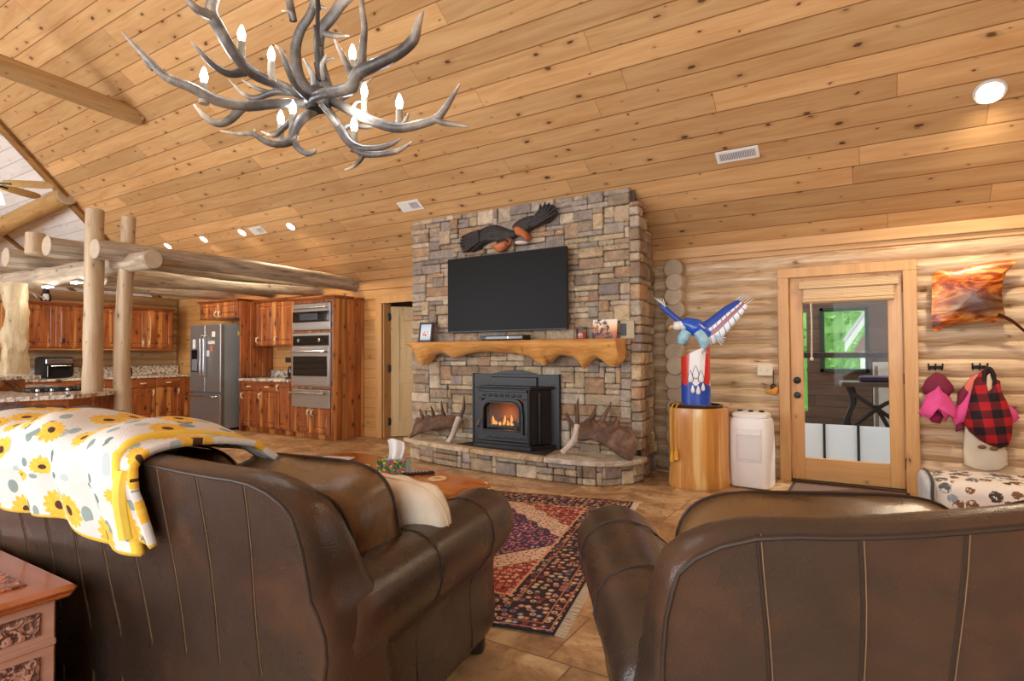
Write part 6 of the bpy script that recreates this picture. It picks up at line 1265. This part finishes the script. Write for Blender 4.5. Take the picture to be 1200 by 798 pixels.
antler([([(368, 100, 3.0), (366, 88, 2.97), (360, 76, 2.95), (355, 68, 2.94)], [.018, .014, .009, .003])])
antler([([(376, 122, 2.95), (390, 140, 2.9), (402, 156, 2.88), (408, 161, 2.87)], [.014, .013, .011, .008])])
antler([([(400, 115, 3.15), (412, 108, 3.2), (425, 100, 3.25), (436, 92, 3.28)], [.02, .017, .013, .005])])
mb = MB(); mb.lathe([(0, -.05), (.05, -.05), (.07, -.03), (.07, .03), (.05, .06), (.02, .07), (0, .07)], seg=16); mb.build('hub', plain('hub_iron', (46, 42, 40), .5, .3), cl)
top = ceil_z(HUB.y) - HUB.z
mb = MB(); mb.tube([(0, 0, .05), (0, 0, top - .06)], .011, 8)
for k in range(14): mb.tube([(.012 * cos(k), .012 * sin(k), .1 + k * .19), (-.012 * cos(k), -.012 * sin(k), .2 + k * .19)], .012, 6)
mb.build('chain', plain('chain_iron', (60, 56, 52), .5, .5), cl)
mb = MB(); mb.lathe([(0, top - .12), (.05, top - .1), (.08, top - .06), (.08, top - .03), (0, top - .03)], seg=18); mb.build('ceiling_canopy', IRON, cl)
BULB = Mt('candle_bulb', .3).emit((226, 238, 255), 16).m
SLV = plain('candle_sleeve', (150, 140, 120), .5, bump=.6)
for i, (x, y, d) in enumerate(((239, 93, 2.7), (283, 44, 2.68), (318, 68, 2.8), (413, 66, 2.75), (427, 110, 2.95), (468, 124, 2.77), (343, 130, 2.92), (329, 142, 3.02), (415, 150, 2.84))):
    b = cp((x, y, d)); k = .9
    mb = MB(); mb.lathe([(0, -.115), (.022, -.115), (.024, -.1), (.018, -.095), (.017, -.02), (.012, -.018), (0, -.018)], b, 12); sl = mb.build('candle_sleeve', SLV, cl)
    mb = MB(); mb.lathe([(0, -.022), (.01, -.02), (.016, .0), (.018, .015), (.013, .035), (.005, .055), (0, .06)], b, 12); mb.build('bulb', BULB, sl, smooth=60)
    if i in (0, 1, 3, 5, 6, 8):
        l = bpy.data.lights.new('chandelier_lamp', 'POINT'); l.energy = 2.5; l.color = (.94, .97, 1); l.shadow_soft_size = .05; lo = bpy.data.objects.new('chandelier_lamp', l); COL.objects.link(lo); lo.location = HUB + b + Vector((0, 0, .1)); lo['kind'] = 'helper'
# ------------------------------------------------------------------ ceiling lights and vents
NRM = Vector((0, -CX * CM, -CX))
def on_ceiling(name, label, cat, px, py, group=None):
    v = ray(px, py); t = (CZ + CM * CY - EYE.z) / (v.z + CM * v.y); p = EYE + v * t
    o = thing(name, label, cat, p, 0, group); o.rotation_euler = Matrix(((1, 0, 0), (0, -CX, -CX * CM), (0, CX * CM, -CX))).transposed().to_euler() if False else Matrix(((1, 0, 0), (0, -CX, -CX * CM), (0, CX * CM, -CX))).to_euler(); return o
CANL = Mt('can_lens', .4).emit((255, 240, 214), 14).m
def can(px, py, label, r, en, spot=True):
    o = on_ceiling('recessed_light', label, 'ceiling light', px, py, 'recessed ceiling lights')
    mb = MB(); mb.lathe([(r * .78, .0), (r, .0), (r, .008), (r * .92, .014), (r * .78, .01), (r * .78, 0)], seg=32); mb.build('trim_ring', plain('light_trim', (206, 200, 192), .4), o)
    mb = MB(); mb.lathe([(0, .001), (r * .8, .001), (r * .8, .009), (0, .011)], seg=32); mb.build('lens', CANL, o)
    l = bpy.data.lights.new('can_lamp', 'SPOT'); l.energy = en; l.color = (1, .82, .58); l.spot_size = math.radians(150); l.spot_blend = .6; l.shadow_soft_size = .07; lo = bpy.data.objects.new('can_lamp', l); COL.objects.link(lo); lo.location = Vector(o.location) + NRM * .03; lo['kind'] = 'helper'
can(1160, 107, 'large lit round recessed light in the pine ceiling above the stingray', .1, 120)
can(341, 265, 'lit recessed light right of the ceiling vent above the oven tower', .075, 60)
can(284, 272, 'lit recessed light just left of the ceiling vent above the kitchen', .075, 60)
can(239, 280, 'third lit recessed light from the oven tower above the kitchen', .075, 60)
can(197, 288, 'leftmost lit recessed light just over the grey log beam', .075, 60)
def vent(px, py, w, h, label, n, half):
    o = on_ceiling('ceiling_vent', label, 'vent', px, py)
    mb = MB(); mb.span((-w / 2, -h / 2, 0), (w / 2, h / 2, .008), .003); mb.build('frame', WHITEP, o)
    a, b = (-w * .42, w * .42) if not half else (0, w * .38); c, d = -h * .28, h * .28
    mb = MB(); mb.span((a, c, .004), (b, d, .0095), 0); mb.build('dark_opening', plain('vent_dark', (84, 84, 88), .7), o, smooth=0)
    mb = MB()
    for k in range(n): x = a + (b - a) * (k + .5) / n; mb.span((x - (b - a) / n * .3, c, .008), (x + (b - a) / n * .3, d, .013), .001)
    mb.build('louver', plain('vent_louver', (214, 216, 218), .4), o)
vent(864, 181, .36, .13, 'white louvred vent in the pine ceiling right of the chimney', 22, False)
vent(481, 241, .34, .16, 'white ceiling vent just left of the chimney top', 8, True)
vent(302, 270, .3, .15, 'white ceiling vent between two recessed lights above the kitchen', 8, True)
# ------------------------------------------------------------------ ceiling fan at the far left
fc_ = aY(-14, 214, 2.55)
fn_ = thing('ceiling_fan', 'wooden-bladed ceiling fan with a lit glass globe at the left edge', 'fan', fc_)
BLADE = wood('fan_blade', (206, 174, 120), (168, 130, 82), axis='x', knot=.2, rough=.4)
for k in range(5):
    a = math.radians(-28 + 72 * k); M = Matrix.Rotation(a, 4, 'Z') @ Matrix.Rotation(math.radians(-24), 4, 'X')
    mb = MB(); mb.prism(smooth_poly([(.17, -.045), (.4, -.065), (.62, -.06), (.68, 0), (.62, .06), (.4, .065), (.17, .045)], 3), lambda u, v, s: M @ Vector((u, v, .008 * s))); b = mb.build('blade', BLADE, fn_, smooth=0)
    mb = MB(); mb.tube([M @ Vector((.08, 0, .0)), M @ Vector((.24, 0, -.006))], .012, 8); mb.build('bracket', IRON, b)
mb = MB(); mb.lathe([(0, -.06), (.06, -.06), (.1, -.03), (.1, .05), (.05, .09), (.02, .1), (0, .1)], seg=20); mb.build('motor', plain('fan_bronze', (78, 60, 44), .4, .5), fn_)
ft_ = ceil_z(fc_.y) - fc_.z; mb = MB(); mb.tube([(0, 0, .08), (0, 0, ft_ - .02)], .013, 8); mb.build('downrod', plain('rod_bronze', (78, 60, 44), .4, .5), fn_)
for k in range(3):
    a = math.radians(10 + 120 * k); c = (.16 * cos(a), .16 * sin(a), -.13)
    mb = MB(); mb.tube(catmull([(0, 0, -.05), (.1 * cos(a), .1 * sin(a), -.06), c]), .009, 6); ar = mb.build('lamp_arm', IRON, fn_)
    mb = MB(); mb.lathe([(.02, .03), (.045, .0), (.065, -.05), (.07, -.08), (.06, -.08), (.04, .0), (.02, .02)], c, 16); mb.build('glass_shade', Mt('fan_shade', .4).color((240, 236, 206)).emit((255, 248, 200), 2.5).m, ar)
# ------------------------------------------------------------------ light, camera
wd_ = bpy.data.worlds.new('sky'); S.world = wd_; wd_.use_nodes = True; bg = wd_.node_tree.nodes['Background']
bg.inputs[0].default_value = (.86, .92, 1, 1); bg.inputs[1].default_value = 1.0
def area(name, loc, to, sx, sy, en, col):
    l = bpy.data.lights.new(name, 'AREA'); l.shape = 'RECTANGLE'; l.size = sx; l.size_y = sy; l.energy = en; l.color = col; o = bpy.data.objects.new(name, l); COL.objects.link(o); o.location = loc
    o.rotation_euler = (Vector(to) - Vector(loc)).to_track_quat('-Z', 'Y').to_euler(); o['kind'] = 'helper'; return o
# the rest of the room behind the camera: rear wall with tall windows, right wall, rear roof slope
REARM = wood('rear_boards', (214, 170, 112), (184, 134, 80), axis='x', plank=.2, pax='z', seam=.01, vary=.2, knot=.3, rough=.45)
mb = MB(); wx = [(-15.5, -12.5), (-10.6, -7.6), (-5.6, -2.2), (-.8, 2.6)]; z0, z1 = .5, 3.3; e = -17
for a, b in wx: mb.span((e, -2.7, 0), (a, -2.6, 4.2), 0); mb.span((a, -2.7, 0), (b, -2.6, z0), 0); mb.span((a, -2.7, z1), (b, -2.6, 4.2), 0); e = b
mb.span((e, -2.7, 0), (4.1, -2.6, 4.2), 0); struct('wall_rear', mb, REARM, smooth=0)
mb = MB(); mb.span((4, -2.6, 0), (4.1, 6.6, 2.4), 0); mb.prism([(-2.6, 2.4), (6.6, 2.4), (.65, 6.2), (-2.6, 4.1)], lambda u, v, k: (4 + .1 * k, u, v)); struct('wall_right', mb, wood('right_boards', (214, 170, 112), (184, 134, 80), axis='y', plank=.2, pax='z', seam=.01, vary=.2, knot=.3), smooth=0)
mb = MB(); zr = ceil_z(.65); mb.add([(-17, .65, zr), (4.1, .65, zr), (4.1, -2.7, 4.1), (-17, -2.7, 4.1), (-17, .65, zr + .1), (4.1, .65, zr + .1), (4.1, -2.7, 4.2), (-17, -2.7, 4.2)], [(0, 1, 2, 3), (4, 5, 6, 7), (0, 1, 5, 4), (1, 2, 6, 5), (2, 3, 7, 6), (3, 0, 4, 7)]); struct('ceiling.002', mb, REARM, smooth=0)
bg.inputs[1].default_value = 2.2
for (a, b), en in zip(wx, (160, 170, 120, 110)): area('window_light', ((a + b) / 2, -2.75, 1.9), ((a + b) / 2, 3, 1.9), b - a, z1 - z0, en, (.96, .98, 1))
cam = bpy.data.cameras.new('camera'); cam.sensor_width = 36; cam.lens = F / 1200 * 36; cam.clip_start = .05
co_ = bpy.data.objects.new('camera', cam); COL.objects.link(co_)
co_.matrix_world = Matrix(((RT.x, -DN.x, -FWD.x, EYE.x), (RT.y, -DN.y, -FWD.y, EYE.y), (RT.z, -DN.z, -FWD.z, EYE.z), (0, 0, 0, 1)))
S.camera = co_
l = bpy.data.lights.new('sun', 'SUN'); l.energy = 3.0; l.angle = .02; l.color = (1, .95, .88); lo = bpy.data.objects.new('sun', l); COL.objects.link(lo); lo.rotation_euler = Vector((-.55, -.5, -.62)).to_track_quat('-Z', 'Y').to_euler(); lo['kind'] = 'helper'
for q in (-7.95, -8.75, -9.9):
    l = bpy.data.lights.new('under_beam_lamp', 'POINT'); l.energy = 3.5; l.color = (1, .95, .88); l.shadow_soft_size = .06; lo = bpy.data.objects.new('under_beam_lamp', l); COL.objects.link(lo); lo.location = (q, 3.08, 2.06); lo['kind'] = 'helper'
S.view_settings.view_transform = 'Standard'; S.view_settings.look = 'None'; S.view_settings.gamma = 1; S.view_settings.use_curve_mapping = False; S.view_settings.exposure = .4
S.cycles.max_bounces = 8; S.cycles.diffuse_bounces = 4; S.cycles.transparent_max_bounces = 12; S.cycles.caustics_reflective = False; S.cycles.caustics_refractive = False; S.cycles.sample_clamp_indirect = 6
S.cycles.use_denoising = True
